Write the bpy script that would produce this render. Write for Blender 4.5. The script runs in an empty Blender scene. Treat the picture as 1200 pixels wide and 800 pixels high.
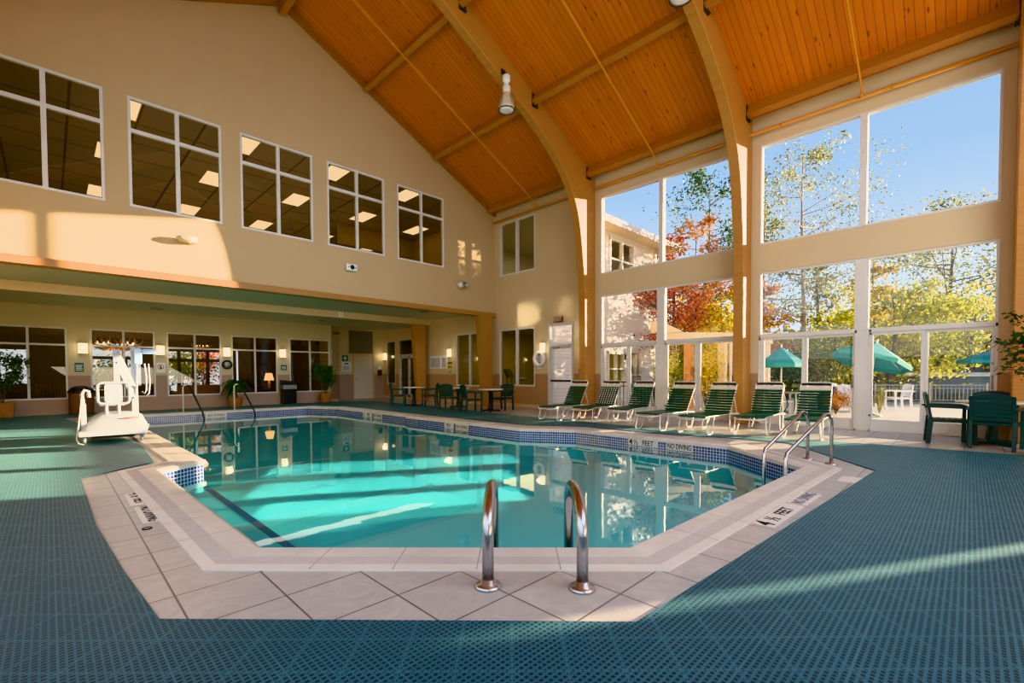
SKY = 1.05; SUN = 26.0; EXPO = 0.24
LAMPS = [('window_fill_left', (-3.0, 3, 4.2), 260, (.82, .91, 1.0), (1, .15, -.05), 11, 4.5),
         ('ceiling_fill', (4.5, -4.5, 1.2), 620, (1.0, .84, .62), (.12, .30, .95), 8, 4),  # added fill with no fixture behind it, lifts the timber ceiling
         ('floor_fill', (4.0, -5.6, 8.4), 900, (.66, .83, 1.0), (.05, .62, -1), 10, 4.5),
         ('gable_fill', (4.5, -8.2, 7.0), 45, (.72, .86, 1.0), (.0, 1, -.14), 8, 2.0),
         ('recess_fill', (4.5, 15.6, 3.6), 115, (1.0, .92, .78), (0, .2, -1), 12, 2)]  # added fill to brighten the recess, not a ceiling fixture
import bpy, bmesh, math, random
import numpy as np
from mathutils import Vector, Matrix
from mathutils.geometry import tessellate_polygon

S = bpy.context.scene
COL = S.collection
PI = math.pi
rnd = random.Random(7)

# ------------------------------------------------------------------ mesh builder
class MB:
    def __init__(s):
        s.v = []; s.f = []; s.uv = []; s.sm = []; s.mi = []; s.m = 0
    def face(s, pts, uv=None, smooth=False):
        b = len(s.v); s.v += [tuple(p) for p in pts]
        s.f.append(tuple(range(b, b + len(pts)))); s.uv.append(uv); s.sm.append(smooth); s.mi.append(s.m)
    def mesh(s, vs, fs, smooth=False, T=None):
        b = len(s.v)
        s.v += [tuple(T @ Vector(p)) if T else tuple(p) for p in vs]
        for f in fs:
            s.f.append(tuple(b + i for i in f)); s.uv.append(None); s.sm.append(smooth); s.mi.append(s.m)
        return s
    def box(s, x0, x1, y0, y1, z0, z1, T=None):
        vs = [(x, y, z) for x in (x0, x1) for y in (y0, y1) for z in (z0, z1)]
        fs = [(0, 1, 3, 2), (4, 6, 7, 5), (0, 4, 5, 1), (2, 3, 7, 6), (0, 2, 6, 4), (1, 5, 7, 3)]
        return s.mesh(vs, fs, False, T)
    def cb(s, c, size, T=None):
        x, y, z = c; a, b, d = size
        return s.box(x - a / 2, x + a / 2, y - b / 2, y + b / 2, z - d / 2, z + d / 2, T)
    def bar(s, p, q, w, h):
        p = Vector(p); q = Vector(q); d = q - p; L = d.length; d.normalize()
        up = Vector((0, 0, 1)) if abs(d.z) < .99 else Vector((0, 1, 0))
        r = d.cross(up).normalized(); u = r.cross(d)
        T = Matrix(((r.x, d.x, u.x, p.x), (r.y, d.y, u.y, p.y), (r.z, d.z, u.z, p.z), (0, 0, 0, 1)))
        return s.box(-w / 2, w / 2, 0, L, -h / 2, h / 2, T)
    def tube(s, pts, r, n=8, caps=True, closed=False):
        P = [Vector(p) for p in pts]; m = len(P)
        R = r if isinstance(r, (list, tuple)) else [r] * m
        rings = []; prev = None
        for i in range(m):
            if closed: t = (P[(i + 1) % m] - P[i - 1])
            else: t = (P[min(i + 1, m - 1)] - P[max(i - 1, 0)])
            t.normalize()
            if prev is None:
                a = Vector((0, 0, 1)) if abs(t.z) < .9 else Vector((1, 0, 0))
                nrm = t.cross(a).normalized()
            else:
                nrm = (prev - t * prev.dot(t))
                nrm = nrm.normalized() if nrm.length > 1e-6 else t.orthogonal().normalized()
            prev = nrm; bn = t.cross(nrm)
            rings.append([P[i] + (nrm * math.cos(2 * PI * k / n) + bn * math.sin(2 * PI * k / n)) * R[i] for k in range(n)])
        b = len(s.v)
        for g in rings: s.v += [tuple(p) for p in g]
        for i in range(m if closed else m - 1):
            j = (i + 1) % m
            for k in range(n):
                l = (k + 1) % n
                s.f.append((b + i * n + k, b + i * n + l, b + j * n + l, b + j * n + k)); s.uv.append(None); s.sm.append(True); s.mi.append(s.m)
        if caps and not closed:
            s.f.append(tuple(b + k for k in range(n))[::-1]); s.uv.append(None); s.sm.append(False); s.mi.append(s.m)
            s.f.append(tuple(b + (m - 1) * n + k for k in range(n))); s.uv.append(None); s.sm.append(False); s.mi.append(s.m)
        return s
    def lathe(s, prof, n=24, c=(0, 0, 0), smooth=True, T=None):
        vs = []; fs = []
        for r, z in prof:
            for k in range(n):
                a = 2 * PI * k / n; vs.append((c[0] + r * math.cos(a), c[1] + r * math.sin(a), c[2] + z))
        for i in range(len(prof) - 1):
            for k in range(n):
                l = (k + 1) % n; fs.append((i * n + k, i * n + l, (i + 1) * n + l, (i + 1) * n + k))
        s.mesh(vs, fs, smooth, T)
        if prof[0][0] > 1e-4: s.mesh(vs[:n], [tuple(range(n))[::-1]], False, T)
        if prof[-1][0] > 1e-4: s.mesh(vs[-n:], [tuple(range(n))], False, T)
        return s
    def prism(s, poly, h0, h1, T=None):
        """poly in xy, extruded h0..h1 in z, then T"""
        n = len(poly)
        vs = [(x, y, h0) for x, y in poly] + [(x, y, h1) for x, y in poly]
        fs = [(i, (i + 1) % n, n + (i + 1) % n, n + i) for i in range(n)]
        for t in tessellate_polygon([[Vector((x, y, 0)) for x, y in poly]]):
            fs.append(tuple(t)); fs.append(tuple(n + i for i in t))
        return s.mesh(vs, fs, False, T)
    def poly(s, loops, z, T=None):
        L = [[Vector((x, y, z)) for x, y in l] for l in loops]
        vs = [p for l in L for p in l]
        return s.mesh(vs, [tuple(t) for t in tessellate_polygon(L)], False, T)
    def build(s, name, mat, parent=None, bevel=0, recalc=True, seg=2):
        me = bpy.data.meshes.new(name)
        me.from_pydata(s.v, [], s.f)
        if any(u for u in s.uv):
            ul = me.uv_layers.new(name='UVMap'); i = 0
            for p, u in zip(me.polygons, s.uv):
                for k, li in enumerate(p.loop_indices):
                    if u: ul.data[li].uv = u[k]
        me.polygons.foreach_set('use_smooth', s.sm)
        mats = mat if isinstance(mat, (list, tuple)) else [mat]
        for m in mats: me.materials.append(m)
        if len(mats) > 1: me.polygons.foreach_set('material_index', s.mi)
        if recalc:
            bm = bmesh.new(); bm.from_mesh(me)
            bmesh.ops.remove_doubles(bm, verts=bm.verts, dist=1e-5)
            bmesh.ops.recalc_face_normals(bm, faces=bm.faces)
            bm.to_mesh(me); bm.free()
        me.update()
        o = bpy.data.objects.new(name, me); COL.objects.link(o)
        if parent: o.parent = parent
        if bevel:
            b = o.modifiers.new('Bevel', 'BEVEL'); b.width = bevel; b.segments = seg; b.limit_method = 'ANGLE'
        return o

def thing(name, label, cat, loc=(0, 0, 0), rz=0, group=None, kind=None):
    o = bpy.data.objects.new(name, None); COL.objects.link(o)
    o.location = loc; o.rotation_euler = (0, 0, rz); o.empty_display_size = .1
    return tag(o, label, cat, group, kind)
def tag(o, label=None, cat=None, group=None, kind=None):
    if label: o['label'] = label
    if cat: o['category'] = cat
    if group: o['group'] = group
    if kind: o['kind'] = kind
    return o
def struct(o):
    o['kind'] = 'structure'; return o
def sthing(name, loc=(0, 0, 0)):
    o = bpy.data.objects.new(name, None); COL.objects.link(o); o.location = loc; o['kind'] = 'structure'; return o
def dup(root, loc, rz, label, group=None, scale=None):
    r = root.copy(); COL.objects.link(r); r.location = loc; r.rotation_euler = (0, 0, rz)
    r['label'] = label
    if group: r['group'] = group
    if scale: r.scale = scale
    for ch in list(root.children):
        c = ch.copy(); COL.objects.link(c); c.parent = r
        for g in list(ch.children):
            d = g.copy(); COL.objects.link(d); d.parent = c
    return r
def TR(loc=(0, 0, 0), rx=0, ry=0, rz=0):
    return Matrix.Translation(loc) @ Matrix.Rotation(rz, 4, 'Z') @ Matrix.Rotation(ry, 4, 'Y') @ Matrix.Rotation(rx, 4, 'X')

# ------------------------------------------------------------------ materials
class G:
    def __init__(s, name):
        s.mat = bpy.data.materials.new(name); s.mat.use_nodes = True
        s.t = s.mat.node_tree; s.t.nodes.clear()
        s.out = s.t.nodes.new('ShaderNodeOutputMaterial')
    def n(s, typ, ins=None, out=0, **kw):
        nd = s.t.nodes.new('ShaderNode' + typ)
        for k, v in kw.items(): setattr(nd, k, v)
        for k, v in (ins or {}).items():
            sk = nd.inputs[k]
            if isinstance(v, bpy.types.NodeSocket): s.t.links.new(v, sk)
            else:
                if isinstance(v, tuple) and len(v) == 3 and sk.type == 'RGBA': v = v + (1,)
                sk.default_value = v
        return nd.outputs[out]
    def m(s, op, a, b=0.0, c=0.0): return s.n('Math', {0: a, 1: b, 2: c}, operation=op)
    def mix(s, f, a, b, blend='MIX'):
        nd = s.t.nodes.new('ShaderNodeMix'); nd.data_type = 'RGBA'; nd.blend_type = blend
        for i, v in ((0, f), (6, a), (7, b)):
            if isinstance(v, bpy.types.NodeSocket): s.t.links.new(v, nd.inputs[i])
            else: nd.inputs[i].default_value = v + (1,) if isinstance(v, tuple) and len(v) == 3 else v
        return nd.outputs[2]
    def xyz(s, kind='Object'):
        co = s.n('TexCoord', out={'Generated': 0, 'Object': 3, 'UV': 2}[kind])
        nd = s.t.nodes.new('ShaderNodeSeparateXYZ'); s.t.links.new(co, nd.inputs[0])
        return co, nd.outputs[0], nd.outputs[1], nd.outputs[2]
    def comb(s, x, y, z): return s.n('CombineXYZ', {0: x, 1: y, 2: z})
    def bsdf(s, col, rough=.5, metal=0., normal=None, emit=None, estr=0, spec=.5, **kw):
        ins = {'Base Color': col, 'Roughness': rough, 'Metallic': metal, 'Specular IOR Level': spec}
        if normal is not None: ins['Normal'] = normal
        if emit is not None: ins['Emission Color'] = emit; ins['Emission Strength'] = estr
        ins.update(kw)
        return s.n('BsdfPrincipled', ins)
    def done(s, sh): s.t.links.new(sh, s.out.inputs[0]); return s.mat

def plain(name, col, rough=.5, metal=0., noise=.08, scale=6., spec=.5, bump=0):
    g = G(name); co = g.xyz()[0]
    nz = g.n('TexNoise', {'Vector': co, 'Scale': scale, 'Detail': 4.0})
    d = tuple(c * (1 - noise) for c in col); l = tuple(min(1, c * (1 + noise)) for c in col)
    c = g.mix(nz, d, l)
    nm = g.n('Bump', {'Strength': bump, 'Distance': .01, 'Height': nz}) if bump else None
    return g.done(g.bsdf(c, rough, metal, nm, spec=spec))
def emissive(name, col, st):
    g = G(name); co = g.xyz()[0]
    nz = g.n('TexNoise', {'Vector': co, 'Scale': 3.0})
    return g.done(g.bsdf(col, .5, emit=g.mix(nz, tuple(c * .93 for c in col), col), estr=st))

def mat_wall(name, cream, tan, z=1.23):
    g = G(name); co, x, y, zz = g.xyz()
    nz = g.n('TexNoise', {'Vector': co, 'Scale': 1.3, 'Detail': 5.0})
    fine = g.n('TexNoise', {'Vector': co, 'Scale': 60.0, 'Detail': 2.0})
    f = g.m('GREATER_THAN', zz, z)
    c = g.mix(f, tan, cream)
    c = g.mix(g.m('MULTIPLY', nz, .18), c, (.35, .24, .12))
    nm = g.n('Bump', {'Strength': .12, 'Distance': .004, 'Height': fine})
    return g.done(g.bsdf(c, .7, normal=nm, spec=.25))

def mat_planks(name, base, dark, w=.14, axis='Y'):
    g = G(name); co, x, y, z = g.xyz()
    u = y if axis == 'Y' else x; a = x if axis == 'Y' else y
    q = g.m('DIVIDE', u, w); fl = g.m('FLOOR', q); fr = g.m('FRACT', q)
    edge = g.m('MINIMUM', fr, g.m('SUBTRACT', 1.0, fr))
    seam = g.m('SUBTRACT', 1.0, g.m('MINIMUM', g.m('MULTIPLY', edge, 16.0), 1.0))
    wn = g.n('TexWhiteNoise', {'W': fl}, noise_dimensions='1D')
    vec = g.comb(g.m('MULTIPLY', a, 1.2), g.m('MULTIPLY', u, 34.0), g.m('MULTIPLY', fl, 3.7))
    gr = g.n('TexNoise', {'Vector': vec, 'Scale': 1.0, 'Detail': 5.0, 'Roughness': .6})
    c = g.mix(gr, dark, base)
    c = g.mix(g.m('MULTIPLY', wn, .5), c, dark)
    kv = g.comb(g.m('MULTIPLY', a, 2.2), g.m('MULTIPLY', u, 7.1), 0.0)
    vo = g.n('TexVoronoi', {'Vector': kv, 'Scale': 1.0, 'Randomness': 1.0})
    kn = g.m('LESS_THAN', vo, .13)
    c = g.mix(g.m('MULTIPLY', kn, .75), c, (.09, .03, .008))
    c = g.mix(g.m('MULTIPLY', seam, .8), c, (.06, .022, .006))
    nm = g.n('Bump', {'Strength': .5, 'Distance': .01, 'Height': g.m('SUBTRACT', 1.0, seam)})
    return g.done(g.bsdf(c, .42, normal=nm, spec=.4))

def mat_lam(name, base, dark, ax=2):
    """glulam timber: thin laminations along local z (or any axis) with streaky grain"""
    g = G(name); co, x, y, z = g.xyz(); A = (x, y, z)[ax]
    st = g.m('FRACT', g.m('MULTIPLY', A, 26.0))
    ln = g.m('LESS_THAN', st, .07)
    wn = g.n('TexWhiteNoise', {'W': g.m('FLOOR', g.m('MULTIPLY', A, 26.0))}, noise_dimensions='1D')
    gr = g.n('TexNoise', {'Vector': co, 'Scale': 2.4, 'Detail': 6.0, 'Roughness': .65, 'Distortion': .6})
    sc = [3.0, 3.0, 3.0]; sc[ax] = 40.0
    fine = g.n('TexNoise', {'Vector': g.n('VectorMath', {0: co, 1: tuple(sc)}, operation='MULTIPLY'), 'Scale': 1.0, 'Detail': 4.0})
    c = g.mix(fine, dark, base); c = g.mix(g.m('MULTIPLY', wn, .25), c, dark)
    c = g.mix(g.m('MULTIPLY', gr, .3), c, base)
    c = g.mix(g.m('MULTIPLY', ln, .35), c, dark)
    return g.done(g.bsdf(c, .45, spec=.4))

def mat_tiles(name, base, grout, size, ox, oy, gw=.012, var=.42):
    g = G(name); co, x, y, z = g.xyz()
    u = g.m('DIVIDE', g.m('SUBTRACT', x, ox), size); v = g.m('DIVIDE', g.m('SUBTRACT', y, oy), size)
    fu = g.m('FRACT', u); fv = g.m('FRACT', v)
    eu = g.m('MINIMUM', fu, g.m('SUBTRACT', 1.0, fu)); ev = g.m('MINIMUM', fv, g.m('SUBTRACT', 1.0, fv))
    ln = g.m('LESS_THAN', g.m('MINIMUM', eu, ev), gw)
    wn = g.n('TexWhiteNoise', {'Vector': g.comb(g.m('FLOOR', u), g.m('FLOOR', v), 0.0)})
    nz = g.n('TexNoise', {'Vector': co, 'Scale': 4.0, 'Detail': 8.0, 'Roughness': .7, 'Distortion': 2.2})
    d = tuple(c * (1 - var) for c in base)
    c = g.mix(nz, d, tuple(min(1, k * 1.12) for k in base)); c = g.mix(g.m('MULTIPLY', wn, .25), c, d)
    c = g.mix(ln, c, grout)
    nm = g.n('Bump', {'Strength': .35, 'Distance': .006, 'Height': g.m('SUBTRACT', 1.0, ln)})
    return g.done(g.bsdf(c, .32, normal=nm, spec=.4))

def mat_perf(name):
    g = G(name); co, x, y, z = g.xyz()
    T = 1 / 3.; P = T / 12
    def fr(a, p): return g.m('FRACT', g.m('DIVIDE', a, p))
    def ed(f): return g.m('ABSOLUTE', g.m('SUBTRACT', f, .5))
    hx = g.m('LESS_THAN', ed(fr(x, P)), .34); hy = g.m('LESS_THAN', ed(fr(y, P)), .27)
    hole = g.m('MULTIPLY', hx, hy)
    bx = g.m('GREATER_THAN', ed(fr(x, T)), .489); by = g.m('GREATER_THAN', ed(fr(y, T)), .489)
    d1 = g.m('LESS_THAN', ed(fr(g.m('ADD', x, y), T)), .03); d1 = g.m('GREATER_THAN', ed(fr(g.m('ADD', x, y), T)), .487)
    d2 = g.m('GREATER_THAN', ed(fr(g.m('SUBTRACT', x, y), T)), .487)
    rib = g.m('MAXIMUM', g.m('MAXIMUM', bx, by), g.m('MAXIMUM', d1, d2))
    hole = g.m('MULTIPLY', hole, g.m('SUBTRACT', 1.0, rib))
    nz = g.n('TexNoise', {'Vector': co, 'Scale': 1.1, 'Detail': 6.0, 'Roughness': .6})
    wn = g.n('TexWhiteNoise', {'Vector': g.comb(g.m('FLOOR', g.m('DIVIDE', x, T)), g.m('FLOOR', g.m('DIVIDE', y, T)), 0.0)})
    c = g.mix(nz, (.026, .098, .14), (.055, .16, .215)); c = g.mix(g.m('MULTIPLY', wn, .3), c, (.022, .085, .14))
    c = g.mix(g.m('MULTIPLY', rib, .16), c, (.10, .26, .31))
    c = g.mix(hole, c, (.006, .022, .032))
    nm = g.n('Bump', {'Strength': .6, 'Distance': .008, 'Height': g.m('SUBTRACT', 1.0, hole)})
    return g.done(g.bsdf(c, .45, normal=nm, spec=.4, **{'Sheen Weight': .10, 'Sheen Roughness': .45, 'Sheen Tint': (.4, .85, .80, 1)}))

def mat_mosaic(name):
    g = G(name); co, u, v, w = g.xyz('UV')
    s = .052
    qu = g.m('DIVIDE', u, s); qv = g.m('DIVIDE', v, s)
    fu = g.m('FRACT', qu); fv = g.m('FRACT', qv)
    e = g.m('MINIMUM', g.m('MINIMUM', fu, g.m('SUBTRACT', 1.0, fu)), g.m('MINIMUM', fv, g.m('SUBTRACT', 1.0, fv)))
    ln = g.m('LESS_THAN', e, .085)
    wn = g.n('TexWhiteNoise', {'Vector': g.comb(g.m('FLOOR', qu), g.m('FLOOR', qv), 0.0)})
    c = g.mix(wn, (.012, .018, .10), (.05, .09, .34))
    c = g.mix(ln, c, (.62, .66, .70))
    return g.done(g.bsdf(c, .15, spec=.6))

def schlick(g, f0, k, normal=None):
    """facing-symmetric reflectance so that light also leaves through the back of a pane"""
    geo = g.t.nodes.new('ShaderNodeNewGeometry')
    d = g.n('VectorMath', {0: normal if normal is not None else geo.outputs['Normal'], 1: geo.outputs['Incoming']}, 1, operation='DOT_PRODUCT')
    c = g.m('SUBTRACT', 1.0, g.m('MINIMUM', g.m('ABSOLUTE', d), 1.0))
    return g.m('MINIMUM', g.m('ADD', g.m('MULTIPLY', g.m('POWER', c, 5.0), k), f0), 1.0)
def mat_glass(name, tint=(1, 1, 1), f0=.035, k=.5):
    g = G(name); co = g.xyz()[0]
    nz = g.n('TexNoise', {'Vector': co, 'Scale': .8})
    tr = g.n('BsdfTransparent', {'Color': g.mix(g.m('MULTIPLY', nz, .03), tint, (.8, .85, .85))})
    gl = g.n('BsdfGlossy', {'Color': (1, 1, 1), 'Roughness': .0})
    return g.done(g.n('MixShader', {0: schlick(g, f0, k), 1: tr, 2: gl}))

def mat_water():
    g = G('pool_water'); co = g.xyz()[0]
    n1 = g.n('TexNoise', {'Vector': co, 'Scale': 1.6, 'Detail': 3.0, 'Roughness': .5})
    nm = g.n('Bump', {'Strength': .025, 'Distance': .05, 'Height': n1})
    tr = g.n('BsdfTransparent', {'Color': (.74, .972, .972, 1)})
    gl = g.n('BsdfGlossy', {'Color': (1, 1, 1), 'Roughness': .015, 'Normal': nm})
    return g.done(g.n('MixShader', {0: schlick(g, .055, 1.1, nm), 1: tr, 2: gl}))

def mat_leaf(name, cols, sc=1.2, tr=.35):
    g = G(name); co = g.xyz()[0]
    n1 = g.n('TexNoise', {'Vector': co, 'Scale': sc, 'Detail': 3.0})
    wn = g.n('TexNoise', {'Vector': co, 'Scale': 9.0, 'Detail': 1.0})
    f = g.m('ADD', g.m('MULTIPLY', n1, .55), g.m('MULTIPLY', wn, .45))
    nd = g.t.nodes.new('ShaderNodeValToRGB'); g.t.links.new(f, nd.inputs[0])
    cr = nd.color_ramp; k = len(cols)
    cr.elements[0].position = .36; cr.elements[1].position = .64
    cr.elements[0].color = cols[0] + (1,); cr.elements[1].color = cols[-1] + (1,)
    for i in range(1, k - 1):
        e = cr.elements.new(.36 + .28 * i / (k - 1)); e.color = cols[i] + (1,)
    c = nd.outputs[0]
    d = g.bsdf(c, .55, spec=.3); t = g.n('BsdfTranslucent', {'Color': c})
    return g.done(g.n('MixShader', {0: tr, 1: d, 2: t}))

def mat_siding(name, col):
    g = G(name); co, x, y, z = g.xyz()
    fr = g.m('FRACT', g.m('DIVIDE', z, .13))
    ln = g.m('LESS_THAN', fr, .14)
    nz = g.n('TexNoise', {'Vector': co, 'Scale': .9, 'Detail': 4.0})
    c = g.mix(nz, tuple(k * .86 for k in col), col)
    c = g.mix(g.m('MULTIPLY', ln, .45), c, tuple(k * .45 for k in col))
    nm = g.n('Bump', {'Strength': .6, 'Distance': .02, 'Height': fr})
    return g.done(g.bsdf(c, .6, normal=nm, spec=.2))

M = {}
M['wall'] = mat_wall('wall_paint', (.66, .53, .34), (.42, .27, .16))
M['gable'] = mat_wall('gable_paint', (.56, .41, .235), (.56, .41, .235))
M['trimpaint'] = plain('trim_paint', (.60, .46, .28), .55, noise=.05)
M['recess'] = mat_wall('recess_paint', (.62, .54, .37), (.40, .30, .25))
M['soffit'] = plain('soffit_paint', (.56, .54, .40), .7, noise=.06)
M['frame'] = plain('window_frame_paint', (.66, .64, .60), .4, noise=.04)
M['planks'] = mat_planks('ceiling_planks', (.72, .21, .014), (.42, .10, .006))
M['glulam'] = mat_lam('glulam_timber', (.54, .27, .085), (.33, .14, .035))
M['glulamY'] = mat_lam('purlin_timber', (.50, .21, .05), (.30, .105, .02))
M['fascia'] = mat_lam('fascia_timber', (.45, .235, .08), (.31, .14, .04))
M['steel_dark'] = plain('dark_steel', (.055, .06, .062), .5, .6)
M['pipe'] = plain('orange_pipe', (.62, .26, .04), .4)
M['tile'] = mat_tiles('deck_tile', (.55, .505, .475), (.15, .125, .11), .445, .475, .05)
M['cope_a'] = plain('coping_cream', (.66, .61, .55), .4, noise=.2, scale=4)
M['cope_b'] = plain('coping_grip', (.545, .505, .465), .75, noise=.15, scale=30)
M['cope_c'] = plain('coping_white', (.70, .65, .59), .4, noise=.1, scale=4)
M['mat'] = mat_perf('perforated_teal')
M['mosaic'] = mat_mosaic('navy_mosaic')
M['basin'] = plain('pool_plaster', (.10, .55, .61), .6, noise=.06, scale=1.5)
M['navy'] = plain('navy_tile', (.015, .05, .22), .3)
M['water'] = mat_water()
M['glass'] = mat_glass('clear_glass')
M['glass_dark'] = mat_glass('interior_glass', (.66, .62, .55), .05, .5)
M['chrome'] = plain('stainless_steel', (.52, .535, .56), .27, 1.0, noise=.05)
M['white_plastic'] = plain('white_plastic', (.38, .41, .46), .35, noise=.03)
M['white_metal'] = plain('white_metal', (.80, .77, .68), .35, noise=.04)
M['blue_box'] = plain('pale_blue_plastic', (.45, .62, .80), .4)
M['green_strap'] = plain('green_vinyl_strap', (.008, .070, .042), .4, noise=.2, scale=20)
M['white_strap'] = plain('cream_vinyl_strap', (.70, .66, .58), .4)
M['black'] = plain('black_plastic', (.012, .013, .014), .4)
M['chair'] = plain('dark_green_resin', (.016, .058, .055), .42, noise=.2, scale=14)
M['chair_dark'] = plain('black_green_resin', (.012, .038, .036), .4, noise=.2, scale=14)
M['tabletop'] = plain('pale_table_top', (.74, .66, .58), .25)
M['terracotta'] = plain('basket_terracotta', (.31, .145, .05), .7, noise=.3, scale=30, bump=.6)
M['soil'] = plain('soil', (.05, .035, .02), .9)
M['bark'] = plain('bark', (.12, .085, .06), .9, noise=.4, scale=12, bump=.5)
M['bark_pale'] = plain('pale_bark', (.30, .26, .22), .9, noise=.35, scale=12)
M['palm'] = mat_leaf('houseplant_leaf', [(.010, .045, .012), (.02, .085, .025), (.04, .12, .035)], 3., .2)
M['ficus'] = mat_leaf('ficus_leaf', [(.012, .04, .012), (.03, .075, .02), (.07, .11, .05)], 3., .15)
M['sign_green'] = plain('sign_green', (.012, .13, .095), .4)
M['sign_white'] = plain('sign_white', (.78, .78, .76), .5)
M['red'] = plain('red_paint', (.55, .03, .02), .4)
M['ink'] = plain('black_ink', (.02, .022, .03), .6)
M['ink_grey'] = plain('grey_ink', (.16, .17, .22), .6)
M['sconce'] = emissive('sconce_glass', (1.0, .84, .52), 1.6)
M['lamp_glass'] = plain('lamp_lens', (.80, .79, .76), .3)
M['lamp_shade'] = plain('prismatic_shade', (.62, .52, .40), .35)
M['exit_red'] = emissive('exit_letters', (1.0, .10, .05), .6)
M['panel'] = emissive('ceiling_light_panel', (1.0, .74, .44), 1.5)
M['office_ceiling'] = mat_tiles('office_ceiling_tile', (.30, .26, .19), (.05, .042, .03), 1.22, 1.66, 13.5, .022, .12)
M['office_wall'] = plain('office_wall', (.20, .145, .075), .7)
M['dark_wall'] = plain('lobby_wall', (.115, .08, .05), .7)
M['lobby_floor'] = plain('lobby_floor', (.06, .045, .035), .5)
M['gym_wall'] = plain('gym_wall', (.34, .24, .05), .7)
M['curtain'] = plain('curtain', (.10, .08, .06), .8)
M['sofa'] = plain('orange_leather', (.30, .12, .03), .45)
M['purple'] = plain('purple_cloth', (.06, .04, .12), .8)
M['antler'] = plain('antler', (.75, .36, .09), .5)
M['bulb'] = emissive('warm_bulb', (1.0, .62, .22), 8.)
M['shade'] = emissive('lamp_shade_glow', (1.0, .55, .2), 2.2)
M['siding'] = mat_siding('white_siding', (.80, .78, .76))
M['cream'] = plain('cream_stucco', (.80, .66, .45), .6)
M['orangeflat'] = plain('peach_paint', (.66, .34, .17), .6)
M['roofing'] = plain('roof_shingle', (.16, .14, .13), .9)
M['patio'] = mat_tiles('patio_concrete', (.66, .63, .60), (.42, .40, .38), 1.5, .2, .1, .006, .15)
M['lawn'] = plain('lawn', (.20, .22, .04), .9, noise=.4, scale=1.5)
M['teal'] = plain('teal_canvas', (.008, .21, .23), .7)
M['shed'] = mat_siding('blue_grey_boards', (.17, .24, .34))
M['tent'] = plain('slate_blue_canvas', (.05, .09, .17), .7)
M['fence_white'] = plain('fence_white', (.70, .72, .76), .5)
M['metal_grey'] = plain('grey_metal', (.30, .31, .32), .4, .6)
M['L_yellow'] = mat_leaf('leaf_yellow', [(.16, .16, .01), (.55, .40, .015), (.80, .62, .04), (.60, .30, .02)])
M['L_lime'] = mat_leaf('leaf_lime', [(.16, .20, .03), (.52, .50, .05), (.76, .64, .10)])
M['L_red'] = mat_leaf('leaf_red', [(.09, .02, .03), (.34, .06, .05), (.58, .16, .06), (.60, .34, .08)])
M['L_pink'] = mat_leaf('leaf_orange_pink', [(.30, .20, .06), (.58, .28, .12), (.66, .36, .22)])
M['L_green'] = mat_leaf('leaf_green', [(.015, .05, .02), (.05, .12, .04), (.16, .24, .06)])
M['L_olive'] = mat_leaf('leaf_olive', [(.08, .10, .05), (.21, .22, .09), (.42, .35, .13)])
M['L_wood'] = mat_leaf('leaf_woodland', [(.10, .15, .05), (.34, .36, .08), (.66, .54, .10), (.74, .60, .16), (.50, .48, .16)], .35)
M['L_grass'] = mat_leaf('ornamental_grass', [(.30, .30, .12), (.55, .52, .25)], 2.)
# ------------------------------------------------------------------ camera (measured: 540 px focal length, eye 1.25 m)
f, cyy, yaw, pit, rol = 539.734, 451.446, .787793, -.0261905, -.0037392
cy_, sy_, cp_, sp_ = math.cos(yaw), math.sin(yaw), math.cos(pit), math.sin(pit)
fw = Vector((sy_ * cp_, cy_ * cp_, sp_)); rt = Vector((cy_, -sy_, 0)); up = rt.cross(fw)
cr_, sr_ = math.cos(rol), math.sin(rol)
r2 = rt * cr_ + up * sr_; u2 = -rt * sr_ + up * cr_
cam = bpy.data.cameras.new('camera'); cam.sensor_width = 36; cam.lens = f / 1200 * 36
cam.shift_y = (cyy - 400) / 1200; cam.clip_start = .05; cam.clip_end = 300
co = bpy.data.objects.new('camera', cam); COL.objects.link(co)
co.matrix_world = Matrix(((r2.x, u2.x, -fw.x, 0), (r2.y, u2.y, -fw.y, 0), (r2.z, u2.z, -fw.z, 1.25), (0, 0, 0, 1)))
S.camera = co

XW, YG, YB, XL, YF, RX = 12.30, 13.16, 20.65, -3.20, -9.0, 4.55
def deck(x): return 7.47 + .483 * (12.30 - x) if x > RX else 7.47 + .483 * (12.30 - (2 * RX - x))

def grid(mb, axis, c0, c1, u0, u1, z0, z1, holes):
    us = sorted({u0, u1} | {h[i] for h in holes for i in (0, 1) if u0 < h[i] < u1})
    zs = sorted({z0, z1} | {h[i] for h in holes for i in (2, 3) if z0 < h[i] < z1})
    for a, b in zip(us, us[1:]):
        run = None
        for c, d in list(zip(zs, zs[1:])) + [(None, None)]:
            hole = c is None or any(h[0] <= (a + b) / 2 <= h[1] and h[2] <= (c + d) / 2 <= h[3] for h in holes)
            if hole:
                if run:
                    if axis == 'X': mb.box(c0, c1, a, b, run[0], run[1])
                    else: mb.box(a, b, c0, c1, run[0], run[1])
                run = None
            else: run = (run[0], d) if run else (c, d)

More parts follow.
